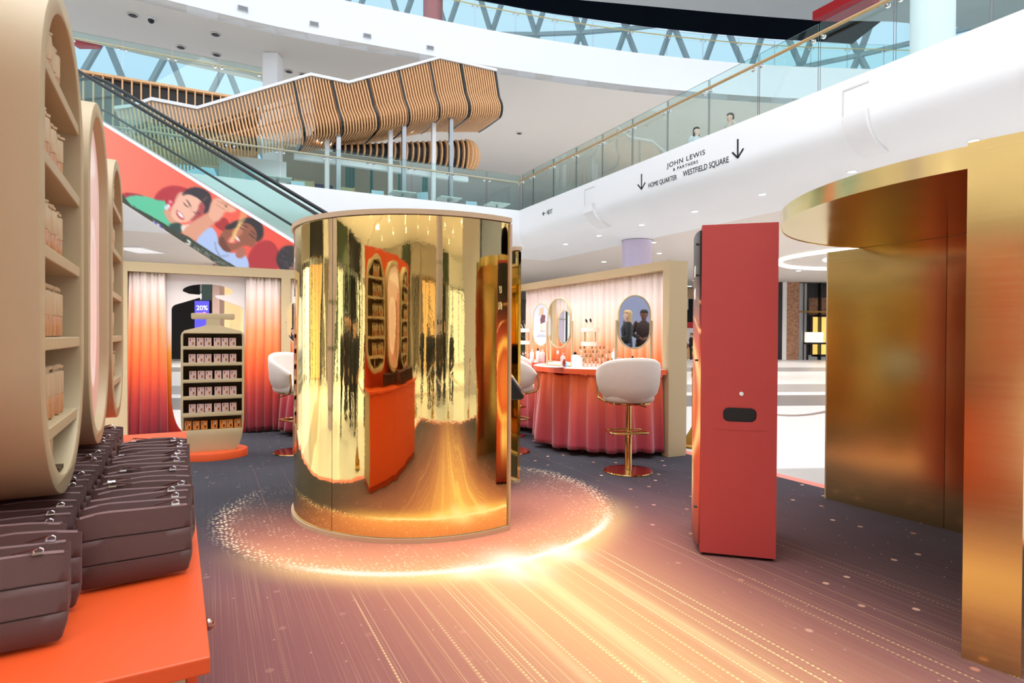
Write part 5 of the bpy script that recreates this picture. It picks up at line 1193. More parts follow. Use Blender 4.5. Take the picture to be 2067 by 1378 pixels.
# ------------------------------------------------------------------ stand mirrors and screens on the vanities
def mirror(label, p, rz, kind='mirror', zc=1.57, w=.44, h=.645):
    t = thing('table_mirror' if kind == 'mirror' else 'oval_screen', label, 'mirror' if kind == 'mirror' else 'screen', (p.x, p.y, TT_ + .004), rz); z = zc - TT_
    outline('frame', [stadium(w, h, 0, z, 22), stadium(w - .02, h - .02, 0, z, 22)], .03, M_beige, t, bevel=.003)
    if kind == 'mirror': outline('glass', [stadium(w - .021, h - .021, 0, z, 22)], .006, M_mirror, t, loc=(0, .006, 0), smooth=None)
    else:
        nz, nx = 90, 60; zs = np.linspace(z - h / 2 + .012, z + h / 2 - .012, nz); P = np.zeros((nz, nx, 3)); r = w / 2 - .011; k = h / 2 - w / 2
        for i, q in enumerate(zs):
            d = max(0, abs(q - z) - k); hw = math.sqrt(max(0, r * r - d * d)); P[i, :, 0] = np.linspace(-1, 1, nx) * hw; P[i, :, 1] = .008; P[i, :, 2] = q
        xx = P[..., 0] / w * 100; yy = (P[..., 2] - z) / h * 100
        pt = Paint(xx, yy); g = ((yy + 50) / 100)[..., None]; pt.c = np.array([232, 232, 248.]) * (1 - g) + np.array([206, 214, 244.]) * g
        pt.poly([(-12, 22), (16, 22), (16, 40), (14, 41), (-10, 39)], (244, 186, 156), 0); pt.poly([(-2, 2), (24, 6), (26, 22), (4, 24), (-6, 12)], (120, 74, 82), 0); pt.poly([(-8, -14), (18, -16), (18, 3), (10, 4), (2, 0), (-8, 2)], (250, 222, 206), 0); pt.poly([(-8, -14), (2, -12), (18, -16), (20, -14), (30, -15), (14, -18)], (190, 176, 180), 0)
        pt.line([(-20, -24), (26, -24)], 1.2, (120, 120, 140)); pt.line([(-26, -28), (30, -28)], 1.2, (120, 120, 140))
        painted_grid('picture', P, pt.c, picture_mat('screen_picture', .75, base=.2), t)
        outline('back_cover', [stadium(w - .021, h - .021, 0, z, 22)], .006, M_beige, t, loc=(0, .014, 0), smooth=None)
    for sx in (-1, 1):
        mb = MB(); x = sx * (w / 2 + .022); mb.box(x - .011, .005, 0, x + .011, .027, z + .02); mb.build('post', M_beige, t, bevel=.003)
        mb = MB(); mb.cyl((sx * (w / 2 - .002), .016, z), (x, .016, z), .007, 8); mb.build('pivot', M_stoolgold, t)
    mb = MB(); mb.box(-w / 2 - .033, -.06, 0, w / 2 + .033, .09, .012); mb.build('base', M_beige, t, bevel=.003); return t
def at(x, Y): return Vector(((x - CX) / F_PX * Y, Y, 0))
mirror('oval table mirror reflecting two women, above the near stool', at(1280, 6.85), .335, zc=1.565, w=.42, h=.617).rotation_euler = (.030, 0, .335)
mirror('angled oval table mirror left of the foundation bottle rack', at(1127, 7.66), -.93)
mirror('oval product screen at the far left of the right vanity', at(1091, 9.05), -1.02, 'screen')
mirror('oval table mirror just visible left of the gold booth', at(612, 8.3), .35)
mirror('oval product screen on the left vanity hidden behind the gold booth', Vector((-2.45, 8.68, 0)), 1.15, 'screen')

# ------------------------------------------------------------------ things on the right vanity
M_wplastic = mat('white_plastic', C(246, 244, 244), .35, var=.01); M_pinkp = mat('pink_plastic', C(244, 190, 186), .35, var=.02); M_acr = glass_mat('acrylic', (.97, .97, .97, 1), .1); M_redliq = mat('dark_red_bottle', C(130, 36, 36), .2, var=.05, coat=.4); M_cyan = mat('cyan_label', C(120, 200, 214), .4, var=.03)
def on(x, Y): p = at(x, Y); p.z = TT_ + .0008; return p
def vial(label, p, s, body, cap, kind, group=None):
    t = thing({'pump': 'pump_bottle', 'dropper': 'dropper_bottle', 'jar': 'cosmetic_jar', 'tube': 'cosmetic_bottle'}[kind], label, 'bottle' if kind != 'jar' else 'jar', p, random.uniform(0, 6), group)
    r, h = s; mb = MB(); mb.lathe([(r * .9, 0), (r, .004), (r, h * .72), (r * .9, h * .78), (r * .4, h * .82)] if kind != 'jar' else [(r * .95, 0), (r, .004), (r, h * .6)], 18); mb.build('body', body, t, smooth=40)
    mb = MB()
    if kind == 'pump': mb.lathe([(r * .42, h * .82), (r * .42, h * .9), (r * .16, h * .9), (r * .16, h * .97), (r * .4, h * .97), (r * .4, h)], 12); mb.bar((0, 0, h * .985), (r * 1.1, 0, h * .975), r * .3, h * .03)
    elif kind == 'dropper': mb.lathe([(r * .5, h * .82), (r * .5, h * .92), (r * .3, h * .93), (r * .36, h * .98), (r * .2, h)], 12)
    elif kind == 'jar': mb.lathe([(r * 1.02, h * .61), (r * 1.02, h * .98), (r * .9, h)], 18)
    else: mb.lathe([(r * .6, h * .8), (r * .6, h), (r * .5, h)], 14)
    mb.build({'pump': 'pump', 'dropper': 'dropper', 'jar': 'lid', 'tube': 'cap'}[kind], cap, t, smooth=40); return t
vial('white bottle with black dropper beside the angled mirror', on(1161, 7.34), (.043, .19), M_wplastic, M_black, 'dropper')
vial('white pump bottle right of the black-dropper bottle', on(1170, 7.27), (.035, .15), M_wplastic, M_wplastic, 'pump')
vial('small white dropper bottle under the mirror with two women', on(1277, 6.66), (.027, .165), M_wplastic, M_black, 'dropper')
vial('white pump dispenser right of the dropper bottle under the mirror', on(1298, 6.70), (.022, .145), M_wplastic, M_wplastic, 'pump')
vial('pale pink square-lidded jar under the mirror with two women', on(1250, 7.02), (.03, .13), M_pinkp, M_pinkp, 'jar')
vial('white pump bottle at the far end of the right vanity', on(1074, 8.55), (.03, .19), M_wplastic, M_wplastic, 'pump')
vial('tall white bottle with black dropper under the oval product screen', on(1086, 8.5), (.03, .21), M_wplastic, M_black, 'dropper')
vial('tall pink bottle under the oval product screen', on(1095, 8.45), (.034, .19), M_pinkp, M_pinkp, 'tube')
vial('dark red nail-polish-like bottle left of the angled mirror', on(1102.5, 8.3), (.02, .14), M_redliq, M_brass, 'tube')
vial('dark red bottle behind the mirror tray', on(1139, 7.24), (.02, .10), M_redliq, M_redliq, 'tube')
vial('small cyan bottle beside the angled mirror post', on(1142.5, 7.38), (.018, .07), M_cyan, M_wplastic, 'tube')
vial('pink pump bottle in front of the angled mirror', on(1136.5, 7.40), (.03, .17), M_pinkp, M_pinkp, 'pump')
vial('clear glass bottle in front of the angled mirror', on(1126, 7.45), (.022, .2), M_acr, M_wplastic, 'tube')
t = thing('tray', 'round pink tray with powders in front of the angled mirror', 'tray', on(1121, 7.12)); mb = MB(); mb.lathe([(0, 0), (.1, 0), (.115, .012), (.11, .014), (.1, .006), (0, .006)], 28); mb.build('dish', M_pinkp, t, smooth=40)
mb = MB()
for a in range(7): mb.lathe([(.018, .006), (.018, .014), (.012, .016)], 10, c=(.06 * math.cos(a * .9), .06 * math.sin(a * .9), 0))
mb.build('powder_pan', mat('powder_white', C(240, 226, 220), .6, var=.05), t)
for x, Y, lab in ((1191, 8.05, 'white two-tier round tray with make-up brushes right of the angled mirror'), (1057, 9.35, 'white two-tier round tray at the far end beside the gold booth')):
    t = thing('tiered_tray', lab, 'tray', on(x, Y))
    for z, n in ((.25, 'lower_tier'), (.44, 'upper_tier')):
        mb = MB(); mb.lathe([(0, z), (.118, z), (.122, z + .004), (.122, z + .058), (.117, z + .058), (.115, z + .008), (0, z + .008)], 30); mb.build(n, mat('tray_cream', C(250, 226, 212), .4, var=.02) if z < .3 and 'tray_cream' not in bpy.data.materials else bpy.data.materials['tray_cream'], t, smooth=40)
    mb = MB()
    for a in range(4): mb.cyl((.10 * math.cos(a * PI / 2 + .6), .10 * math.sin(a * PI / 2 + .6), 0), (.10 * math.cos(a * PI / 2 + .6), .10 * math.sin(a * PI / 2 + .6), .45), .007, 8)
    mb.build('rod', M_beige, t); mb = MB(); mb.lathe([(0, 0), (.125, 0), (.125, .012), (0, .012)], 30); mb.build('base', M_wplastic, t, smooth=40)
    for k in range(2):
        b = thing('makeup_brush', f'{("dark-tipped make-up brush leaning left", "dark-tipped make-up brush leaning less")[k]} in the {"near" if Y < 9 else "far"} two-tier tray', 'brush', on(x, Y) + Vector((.01 + .03 * k, 0, .45))); d = Vector((-.45 + .2 * k, -.1, 1)).normalized()
        mb = MB(); mb.cyl((0, 0, 0), d * .12, .004, 8); mb.build('handle', M_wplastic, b); mb = MB(); mb.cyl(d * .12, d * .13, .006, 8); mb.build('ferrule', M_brass, b); mb = MB(); mb.tube([d * .13, d * .145, d * .17, d * .18], [.007, .014, .013, .003], 10); mb.build('bristles', M_dark, b, smooth=60)
# foundation rack
rk = thing('bottle_rack', 'clear stepped rack of foundation bottles left of the near stool', 'rack', on(1208, 7.35), .12)
FRk = frame_of(rk.location, .12); RW = .42
for k in range(4):
    mb = MB(); mb.box(-RW / 2, .06 * k, 0, RW / 2, .06 * k + .055, .012 + .05 * k); mb.build('step', M_acr, rk)
for x in (-RW / 2 - .008, RW / 2 + .003): mb = MB(); mb.add([(x + d, y, z) for d in (0, .005) for y, z in ((0, 0), (.24, 0), (.24, .24), (.2, .24), (0, .05))], [(0, 1, 2, 3, 4), (5, 6, 7, 8, 9), (0, 1, 6, 5), (1, 2, 7, 6), (2, 3, 8, 7), (3, 4, 9, 8), (4, 0, 5, 9)]); mb.build('end_plate', M_acr, rk)
fp = None; fl = ('front', 'second', 'third', 'back')
tones = [mat(f'foundation_{n}', C(*c), .25, var=.02, coat=.3) for n, c in (('fair', (238, 206, 178)), ('sand', (222, 178, 142)), ('tan', (196, 146, 108)), ('deep', (150, 100, 70)))]
for r in range(4):
    for k in range(8):
        lab = f'gold-capped foundation bottle, {fl[r]} row of the stepped rack, {ORD[k]} from the left'; p = FRk @ Vector((-.18 + k * .0515, .06 * r + .028, .0128 + .05 * r))
        if fp is None:
            fp = t = thing('foundation_bottle', lab, 'bottle', p, .12, 'foundation bottles in the stepped rack')
            mb = MB(); mb.lathe([(.013, 0), (.0145, .003), (.0145, .055), (.008, .06)], 14); mb.build('glass_body', tones[1], t, smooth=40)
            mb = MB(); mb.lathe([(.011, .0605), (.011, .092), (.0095, .095)], 12); mb.build('cap', M_wplastic if False else M_stoolgold, t, smooth=40)
        else:
            t = dup(fp, p, .12, lab)
            if (k + r) % 3: t.children[0].data = t.children[0].data.copy(); t.children[0].data.materials[0] = tones[(k + 2 * r) % 4]
vial('white pump bottle behind the right end of the foundation rack', on(1239, 7.78), (.03, .22), M_wplastic, M_wplastic, 'pump')
for i, (x, Y, s) in enumerate(((1056, 8.75, .9), (1061, 8.65, 1.0), (1066, 8.7, .8))): vial(f'small clear bottle clustered at the far vanity end, {ORD[i]} from the left', on(x, Y), (.018, .15 * s), M_acr, M_pinkp, 'tube')

# ================================================================== PEOPLE
def skin_mesh(V, Ed, R, sub=1):
    me = bpy.data.meshes.new('s'); me.from_pydata(V, Ed, []); ob = bpy.data.objects.new('s', me); COL.objects.link(ob)
    ob.modifiers.new('skin', 'SKIN')
    for i, r in enumerate(R): me.skin_vertices[0].data[i].radius = (r, r)
    me.skin_vertices[0].data[0].use_root = True
    if sub: s = ob.modifiers.new('sub', 'SUBSURF'); s.levels = sub; s.render_levels = sub
    dg = bpy.context.evaluated_depsgraph_get(); m2 = bpy.data.meshes.new_from_object(ob.evaluated_get(dg))
    v = [tuple(q.co) for q in m2.vertices]; f = [tuple(p.vertices) for p in m2.polygons]
    bpy.data.objects.remove(ob); bpy.data.meshes.remove(me); bpy.data.meshes.remove(m2); return v, f
M_shoe = mat('dark_shoes', C(30, 28, 28), .5, var=.05); M_eye = mat('eye_dark', C(30, 24, 22), .3, var=.02); M_lip = mat('lip', C(170, 90, 84), .5, var=.02)
_pm = {}
def pm(c, rough=.8):
    if c not in _pm: _pm[c] = mat('cloth_%d_%d_%d' % c, C(*c), rough, var=.06, sheen=.2)
    return _pm[c]
def person(label, loc, rz, h=1.7, skin=(222, 176, 150), coat=(22, 22, 26), legs=(30, 30, 36), hair=(40, 30, 26), style='short', long_coat=False, arms=None, stride=.0, shoe=None, group=None, head=0.0):
    """faces -y; arms: {'l': (elbow, wrist), 'r': ...}"""
    t = thing('person', label, 'person', loc, rz, group); k = h / 1.75; t.scale = (k, k, k); arms = arms or {}
    V, R, Ed = [], [], []
    def add(p, r, par=None):
        V.append(p); R.append(r)
        if par is not None: Ed.append((par, len(V) - 1))
        return len(V) - 1
    pv = add((0, 0, .95), .115); sp = add((0, .01, 1.14), .105, pv); chs = add((0, .01, 1.33), .115, sp); nb = add((0, .01, 1.455), .056, chs); nk = add((0, -.005, 1.52), .052, nb)
    jw = add((0, -.020, 1.585), .080, nk); hd = add((0, -.008, 1.66), .104, jw); tp = add((0, 0, 1.73), .075, hd)
    J = {}
    for s, n in ((-1, 'r'), (1, 'l')):
        el, wr = arms.get(n, ((s * .235, .03, 1.15), (s * .225, -.06, .91))); sh = add((s * .165, .01, 1.41), .058, chs); e = add(el, .041, sh); w_ = add(wr, .026, e)
        d = (Vector(wr) - Vector(el)).normalized(); pm_ = Vector(wr) + d * .06; pa = add(tuple(pm_), .026, w_); J[n] = (Vector(V[sh]), Vector(el), Vector(wr))
        side = d.cross(Vector((s, .3, 0))); side = side.normalized() if side.length > 1e-3 else Vector((0, 1, 0))
        for q, L in ((-.024, .062), (-.008, .075), (.008, .072), (.023, .058)):
            b = pm_ + side * q; m1 = add(tuple(b + d * .03), .0085, pa); add(tuple(b + d * L * .72 + Vector((-s * .012, 0, 0))), .0075, m1)
        m1 = add(tuple(Vector(wr) + d * .03 + side * -.035), .010, w_); add(tuple(Vector(wr) + d * .065 + side * -.048), .0085, m1)
        hp = add((s * .085, 0, .90), .088, pv); kn = add((s * .095, -.03 - s * stride * .5, .50), .058, hp); an = add((s * .095, .02 - s * stride, .095), .038, kn); add((s * .10, -.10 - s * stride, .035), .034, an); J['leg' + n] = (V[hp], V[kn], V[an])
    v, f = skin_mesh(V, Ed, R); mb = MB(); mb.add(v, f, 0)
    for s in (-1, 1): mb.sphere((s * .030, -.083, 1.655), (.011, .007, .006), 8, 6, 1); mb.sphere((s * .082, .0, 1.635), (.012, .022, .032), 8, 6, 0)
    mb.sphere((0, -.092, 1.626), (.011, .014, .018), 8, 6, 0); mb.sphere((0, -.080, 1.588), (.022, .010, .006), 8, 6, 2)
    mb.build('body', [pm(skin, .55), M_eye, M_lip], t, smooth=180)
    def el_(z, rx, ry, y=0): return [(rx * math.cos(a), ry * math.sin(a) + y, z) for a in np.linspace(0, 2 * PI, 20, endpoint=False)]
    C_ = pm(coat); mb = MB(); lo = .56 if long_coat else .86
    mb.loft([el_(lo, .22 if long_coat else .185, .165 if long_coat else .145), el_(.95, .18, .145), el_(1.12, .148, .122), el_(1.30, .195, .15), el_(1.40, .185, .125, .01), el_(1.455, .10, .085, .01), el_(1.485, .068, .068, .005)])
    for n in 'rl': a, b, c = J[n]; mb.tube([a + Vector((-.03 if a.x > 0 else .03, 0, .02)), a, (a + b) / 2, b, (b + c) / 2, c + (c - b).normalized() * -.01], [.075, .076, .066, .058, .052, .045], 12)
    mb.build('coat' if long_coat else 'jumper', C_, t, smooth=70)
    mb = MB()
    for n in 'rl': a, b, c = [Vector(q) for q in J['leg' + n]]; mb.tube([a + Vector((0, 0, .07)), a, (a + b) / 2, b, (b + c) / 2, c + Vector((0, 0, -.02))], [.10, .10, .088, .072, .064, .056], 14)
    mb.loft([el_(.80, .15, .11), el_(.88, .178, .135), el_(1.0, .165, .13)]); mb.build('trousers', pm(legs), t, smooth=70)
    for n in 'rl': c = J['leg' + n][2]; mb = MB(); mb.sphere((c[0], c[1] - .055, .042), (.048, .13, .042), 12, 8); mb.build('shoe', pm(shoe) if shoe else M_shoe, t, smooth=60)
    mb = MB(); n = 16
    mb.loft([[(r * math.cos(a), r * 1.08 * math.sin(a) + y, max(z, 1.705 + .012 * math.sin(a)) if math.sin(a) < -.35 else z) for a in np.linspace(0, 2 * PI, n, endpoint=False)] for z, r, y in ((1.60, .088, .016), (1.66, .099, .010), (1.71, .097, .004), (1.745, .078, .004), (1.768, .035, .004))])
    if style == 'long': mb.loft([[(x, y, z) for x, y in ((-w_, .0), (-w_ * .8, .075), (0, .10 + q), (w_ * .8, .075), (w_, .0), (w_ * .7, .03), (0, .05), (-w_ * .7, .03))] for z, w_, q in ((1.68, .095, 0), (1.55, .10, .01), (1.42, .11, .03), (1.30, .085, .05))])
    if style == 'tied': mb.tube([(0, .09, 1.68), (.01, .13, 1.60), (.02, .12, 1.45)], [.03, .04, .015], 10)
    mb.build('hair', pm(hair, .6), t, smooth=80); return t
# on the balcony
p = UV(12.15, toUV(PU(1406, 262, 12.15))[1], 5.6); person('woman with long dark hair leaning at the balcony glass above the lettering', p, .35, 1.66, (236, 200, 184), (200, 200, 205), (60, 60, 66), (60, 50, 48), 'long')
p = UV(12.1, toUV(PU(1474, 238, 12.1))[1], 5.6); person('man with short dark hair behind the balcony glass', p, -1.3, 1.63, (226, 180, 160), (190, 170, 160), (50, 50, 60), (70, 60, 58), 'short')
# far shoppers seen between the beige wall end and the red totem
p = G(1395.5, 728); person('shopper in black walking left beyond the beige wall end', p, -1.35, 1.62, (210, 160, 134), (20, 20, 24), (18, 18, 20), (60, 22, 24), 'tied', stride=.12, shoe=(220, 220, 225))
p = G(1382.5, 729); person('child in a dark top and white shoes beside the shopper in black', p, -1.2, 1.30, (206, 160, 134), (24, 24, 30), (50, 66, 100), (24, 20, 22), 'short', stride=.14, shoe=(235, 235, 238))
# two women who show in the near vanity mirror
mw = person('blonde woman in a long black coat holding a phone, seen in the vanity mirror', Vector((6.50, 2.36, -.021)), -.87, 1.66, (240, 200, 180), (18, 18, 21), (70, 90, 130), (206, 172, 120), 'long', True, {'r': ((-.25, .0, 1.14), (-.16, -.24, 1.02)), 'l': ((.235, .04, 1.14), (.2, -.1, .92))})
mb = MB(); mb.loft([[(.24, y, z) for y, z in ((-.12, .78), (.16, .78), (.10, 1.02), (-.06, 1.02))], [(.33, y, z) for y, z in ((-.16, .76), (.2, .76), (.10, 1.02), (-.06, 1.02))]]); mb.tube([(.285, -.05, 1.02), (.272, -.03, 1.40), (.262, .02, 1.50), (.272, .06, 1.40), (.285, .09, 1.02)], .009, 6)
h_ = mb.build('handbag', pm((26, 26, 28))); h_.matrix_world = frame_of(mw.location, -.87) @ Matrix.Translation((.06, 0, 0)); tag(h_, 'black shoulder bag carried by the blonde woman', 'bag')
mb = MB(); mb.box(-.175, -.34, 1.0, -.10, -.33, 1.14); h_ = mb.build('phone', M_black); h_.matrix_world = frame_of(mw.location, -.87); tag(h_, 'black phone held by the blonde woman', 'phone')
person('woman in a brown roll-neck and cream trousers, reflected in the vanity mirror', Vector((7.03, 2.40, -.021)), -2.25, 1.68, (120, 76, 56), (52, 30, 26), (206, 192, 172), (24, 18, 18), 'tied', False, {'r': ((-.27, .02, 1.16), (-.07, -.2, 1.08)), 'l': ((.27, .02, 1.16), (.07, -.2, 1.08))})
# ================================================================== SHOPS AND MALL AROUND THE STAND
M_brick = bpy.data.materials.new('brown_brick'); M_brick.use_nodes = True
nt = M_brick.node_tree; bt = nt.nodes.new('ShaderNodeTexBrick'); x, y, z, k = pos_xyz(nt); nt.links.new(vec(nt, x, z, 0.0), bt.inputs['Vector'])
bt.inputs['Color1'].default_value = C(176, 128, 96); bt.inputs['Color2'].default_value = C(128, 84, 62); bt.inputs['Mortar'].default_value = C(196, 170, 146); bt.inputs['Scale'].default_value = 3.2; bt.inputs['Mortar Size'].default_value = .012
nt.links.new(bt.outputs[0], bsdf(M_brick).inputs['Base Color']); bsdf(M_brick).inputs['Roughness'].default_value = .8
M_warm = mat('lit_shop_window', C(255, 196, 84), .5, emit=.7, ecol=(1, .62, .16, 1), var=.2, vscale=1.2)
M_warm2 = mat('lit_shop_interior', C(255, 200, 140), .5, emit=.55, ecol=(1, .66, .36, 1), var=.25, vscale=.8)
YB = 38.0
def wbox(name, x0, x1, z0, z1, Y, d, m, label, cat, bevel=0):
    """a box whose face stands at depth Y between two sight lines"""
    a, b = (x0 - CX) / F_PX * Y, (x1 - CX) / F_PX * Y; mb = MB(); mb.box(a, Y, z0, b, Y + d, z1); return tag(mb.build(name, m, bevel=bevel), label, cat)
zc_ = 4.94
wbox('brick_pier', 1588, 1612, -.02, zc_, YB, .6, M_brick, 'brown brick pier between the totem and the archway', 'pier')
wbox('white_pilaster', 1579, 1587.6, -.02, zc_, YB + .02, .6, M_white_b, 'white panelled pilaster left of the brick pier', 'pilaster')
wbox('dark_shopfront', 1480, 1578.5, -.02, zc_, YB + .05, .6, M_dark, 'dark shopfront behind the red totem', 'shopfront')
sh = thing('glass_shopfront', 'steel and glass shopfront with a lit yellow door right of the brick pier', 'shopfront', ((1612 - CX) / F_PX * YB, YB, -.02)); SX = (1612 - CX) / F_PX * YB
sx = lambda px: (px - CX) / F_PX * YB - SX
mb = MB(); mb.box(sx(1612.4), .0, 0, sx(1621), .3, 4.9); mb.box(sx(1622.5), .1, 0, sx(1630), .4, 4.9); mb.build('steel_pier', M_steel, sh)
mb = MB(); mb.box(sx(1621), -.05, 0, sx(1622.3), .3, 4.9); mb.box(sx(1630.5), .0, 0, sx(1632), .3, 4.9); mb.box(sx(1655), -.05, 0, sx(1657), .3, 4.9); mb.box(sx(1700), -.05, 0, sx(1704), .3, 4.9); mb.build('mullion', M_black, sh)
mb = MB(); mb.box(sx(1612), -.06, 3.02, sx(1704), .0, 3.12); mb.build('brass_bar', M_brass, sh)
mb = MB(); mb.box(sx(1632.2), .6, .3, sx(1704), .7, 4.0); mb.build('brick_back_wall', M_brick, sh)
mb = MB(); mb.box(sx(1630), .3, 4.0, sx(1704), 1.2, 4.9); mb.build('dark_bulkhead', M_dark, sh)
mb = MB(); mb.box(sx(1640), .35, .3, sx(1646), .5, 2.9); mb.box(sx(1646), .35, 2.76, sx(1704), .5, 2.9); mb.box(sx(1646), .35, .2, sx(1704), .5, .34); mb.build('door_frame', M_black, sh)
mb = MB(); mb.box(sx(1646.2), .4, .34, sx(1704), .45, 2.76); mb.build('lit_door', M_warm, sh)
mb = MB(); mb.box(sx(1622), -.36, 1.0, sx(1668), .05, 1.12); mb.build('display_ledge', M_black, sh)
o = wbox('display_case', 1628, 1662, 1.101, 1.75, YB - .33, .24, mat('lit_case', C(250, 236, 214), .4, emit=.6, ecol=(1, .92, .8, 1), var=.1, vscale=4), 'glowing white display case on the dark shopfront ledge', 'display case')
wbox('dark_shop_entrance', 1376, 1398, -.02, 4.2, 44, .5, M_dark, 'tall dark shop entrance beyond the beige wall end', 'shop entrance')
wbox('beige_shop_wall', 1398.5, 1478, -.02, 4.6, 44, .5, M_greywall, 'beige shop wall right of the dark entrance', 'shop wall')
wbox('shop_bulkhead', 1300, 1480, 4.2, 4.94, 43.4, .5, mat('warm_bulkhead', C(226, 196, 160), .6, var=.05), 'pale warm bulkhead over the far dark entrance', 'bulkhead')
wbox('sign_box', 1382, 1389, 3.4, 4.3, 43.29, .1, M_white_b, 'small cream projecting sign box over the dark entrance', 'sign')
wbox('white_goods_shelf', 1381, 1409, .9, 2.0, 40, .6, M_white_b, 'white shelving behind the two far shoppers', 'shelf'); wbox('wooden_counter', 1377, 1409, -.02, .85, 39.6, .7, mat('warm_wood', C(216, 170, 110), .5, var=.1, vscale=3), 'light wooden counter behind the two far shoppers', 'counter')
p = G(1394, 700); wbox('red_bunting', 1384, 1399, 2.001, 2.4, 40.1, .3, M_redwall, 'red display above the white shelving', 'display')
mb = MB(); mb.box(-60, 60, -.02, 70, 60.5, 5.0); struct('wall_far', mb, M_greywall)
# seen through the bottle-shaped opening
wbox('dark_store_wall', 300, 392.5, -.02, 4.94, 34, .6, M_dark, 'black shop wall seen through the bottle-shaped opening', 'shop wall')
wbox('teal_glass_pier', 407, 428, -.02, 4.94, 33, .5, mat('teal_glass', C(96, 122, 124), .2, var=.1), 'grey-teal glazed pier seen through the bottle opening', 'pier')
wbox('pink_pier', 428.5, 443, -.02, 4.94, 30, .5, mat('pink_stone', C(190, 160, 152), .5, var=.05), 'pinkish stone pier seen through the bottle opening', 'pier')
wbox('lit_store', 444, 520, 1.1, 4.94, 32, .5, M_warm2, 'warm orange lit shop interior seen through the bottle opening', 'shop'); wbox('slatted_store_wall', 444, 520, -.02, 1.1, 32, .5, M_wood, 'slatted timber counter under the warm lit shop', 'counter')
sg = thing('digital_sign', 'blue digital sign reading 20% behind the bottle-shaped opening', 'sign', Vector(((392.5 - CX) / F_PX * 15, 15.0, -.02)), 0); sw = 30.5 / F_PX * 15
mb = MB(); mb.box(0, 0, .0, sw, .1, 2.28); mb.build('housing', M_black, sg)
mb = MB(); mb.box(.01, -.012, .5, sw - .01, -.001, 2.26); sc = mb.build('screen', mat('blue_screen', C(84, 78, 226), .4, emit=.7, ecol=(C(84, 78, 226)), var=.01), sg)
RX = Matrix.Rotation(PI / 2, 4, 'X'); wl = mat('white_glow_text', C(255, 255, 255), .5, emit=.9, ecol=(1, 1, 1, 1), var=.001)
text_obj('lettering', '20%', .17, wl, Matrix.Translation((.05, -.016, 2.03)) @ RX, sc, sx=(sw - .09) / text_width('20%', .17), extrude=.002)
mb = MB(); mb.box(.06, -.02, 1.94, .24, -.013, 1.965); mb.cyl((.26, -.02, 1.955), (.26, -.013, 1.955), .035, 16); mb.build('underline', mat('pink_glow', C(250, 150, 190), .5, emit=.6, var=.01), sc)
# rope barriers round the stand
M_rope = mat('white_rope', C(240, 236, 230), .8, var=.08, vscale=40, bump=.3, bscale=60)
SP = None
def stanchion(p, label):
    global SP
    if SP is None:
        SP = t = thing('rope_post', label, 'rope post', p, 0, 'brass rope posts')
        mb = MB(); mb.lathe([(0, 0), (.10, 0), (.125, .03), (.115, .09), (.07, .17), (.03, .24), (.018, .27)], 24); mb.build('base', M_brass, t, smooth=60)
        mb = MB(); mb.lathe([(.0165, .265), (.0165, .93)], 16); mb.build('pole', M_brass, t, smooth=40)
        mb = MB(); mb.lathe([(.02, .90), (.026, .93), (.02, .97), (.03, 1.0), (.012, 1.04), (0, 1.05)], 16); mb.build('finial', M_brass, t, smooth=60); return t
    return dup(SP, p, 0, label)
def rope(a, b, label, sag=.38):
    mb = MB(); pts = []
    d = (b - a).normalized(); a = a + d * .048; b = b - d * .048
    for i in range(25): s = i / 24; p = a.lerp(b, s); pts.append((p.x, p.y, .92 - sag * (1 - (2 * s - 1) ** 2)))
    mb.tube(pts, .017, 8); tag(mb.build('barrier_rope', M_rope, smooth=60), label, 'rope', 'white barrier ropes')
ringp = [(5.55, 5.75), (5.55, 3.3), (5.55, .8), (5.55, -1.7), (3.7, -2.3), (1.9, -2.3), (.1, -2.3), (-1.35, -2.1), (-1.35, -.3), (-1.35, 1.6), (-1.35, 3.5)]
pl_ = ['at the right carpet edge behind the totem', 'at the right carpet edge behind the gold panel', 'at the right carpet edge beside the archway', 'at the near right carpet corner', 'first along the near carpet edge from the right', 'second along the near carpet edge from the right', 'third along the near carpet edge from the right', 'at the near left carpet corner', 'first behind the oval units from the near corner', 'second behind the oval units from the near corner', 'third behind the oval units from the near corner']
for (u, v), l in zip(ringp, pl_): stanchion(UV(u, v, -.021), 'brass rope post ' + l)
for i in range(len(ringp) - 1): rope(UV(*ringp[i]), UV(*ringp[i + 1]), ('sagging white rope seen between the red totem and gold archway' if i == 0 else f'sagging white rope from the post {pl_[i]}'), .36)
# the mall behind the camera, which the gold booth mirrors
column('round_column', 'lilac round column with ring joints mirrored in the left of the gold booth', -6.6, 2.85, .5, -.02, 4.95, M_lilac, [.3, 1.2, 1.9, 3.2])
column('round_column', 'slim lilac column mirrored in the right half of the gold booth', 3.4, -6.6, .5, -.02, 4.95, M_lilac, [.3, 1.2, 1.9, 3.2])
def shop(label, x0, x1, m, y=-15.0, z1=4.94, frame=M_dark, side=False):
    t = thing('shopfront', label, 'shopfront', (x0, y, -.02) if not side else ((y, x1, -.02) if side > 0 else (y, x0, -.02)), 0 if not side else -PI / 2 * side); w = x1 - x0
    mb = MB(); mb.box(.0, -.3, 0, .25, 0, z1); mb.box(w - .25, -.3, 0, w, 0, z1); mb.box(.25, -.3, 3.7, w - .25, 0, z1); mb.build('surround', frame, t)
    mb = MB(); mb.box(.25, -2.2, .02, w - .25, -2.1, 3.7); mb.build('interior', m, t)
    mb = MB()
    for k in range(1, 4): mb.box(.25 + (w - .5) * k / 4 - .04, -.2, 0, .25 + (w - .5) * k / 4 + .04, -.12, 3.7)
    mb.build('mullion', M_black, t)
M_green = mat('dark_green_front', C(58, 72, 52), .5, var=.2, vscale=1)
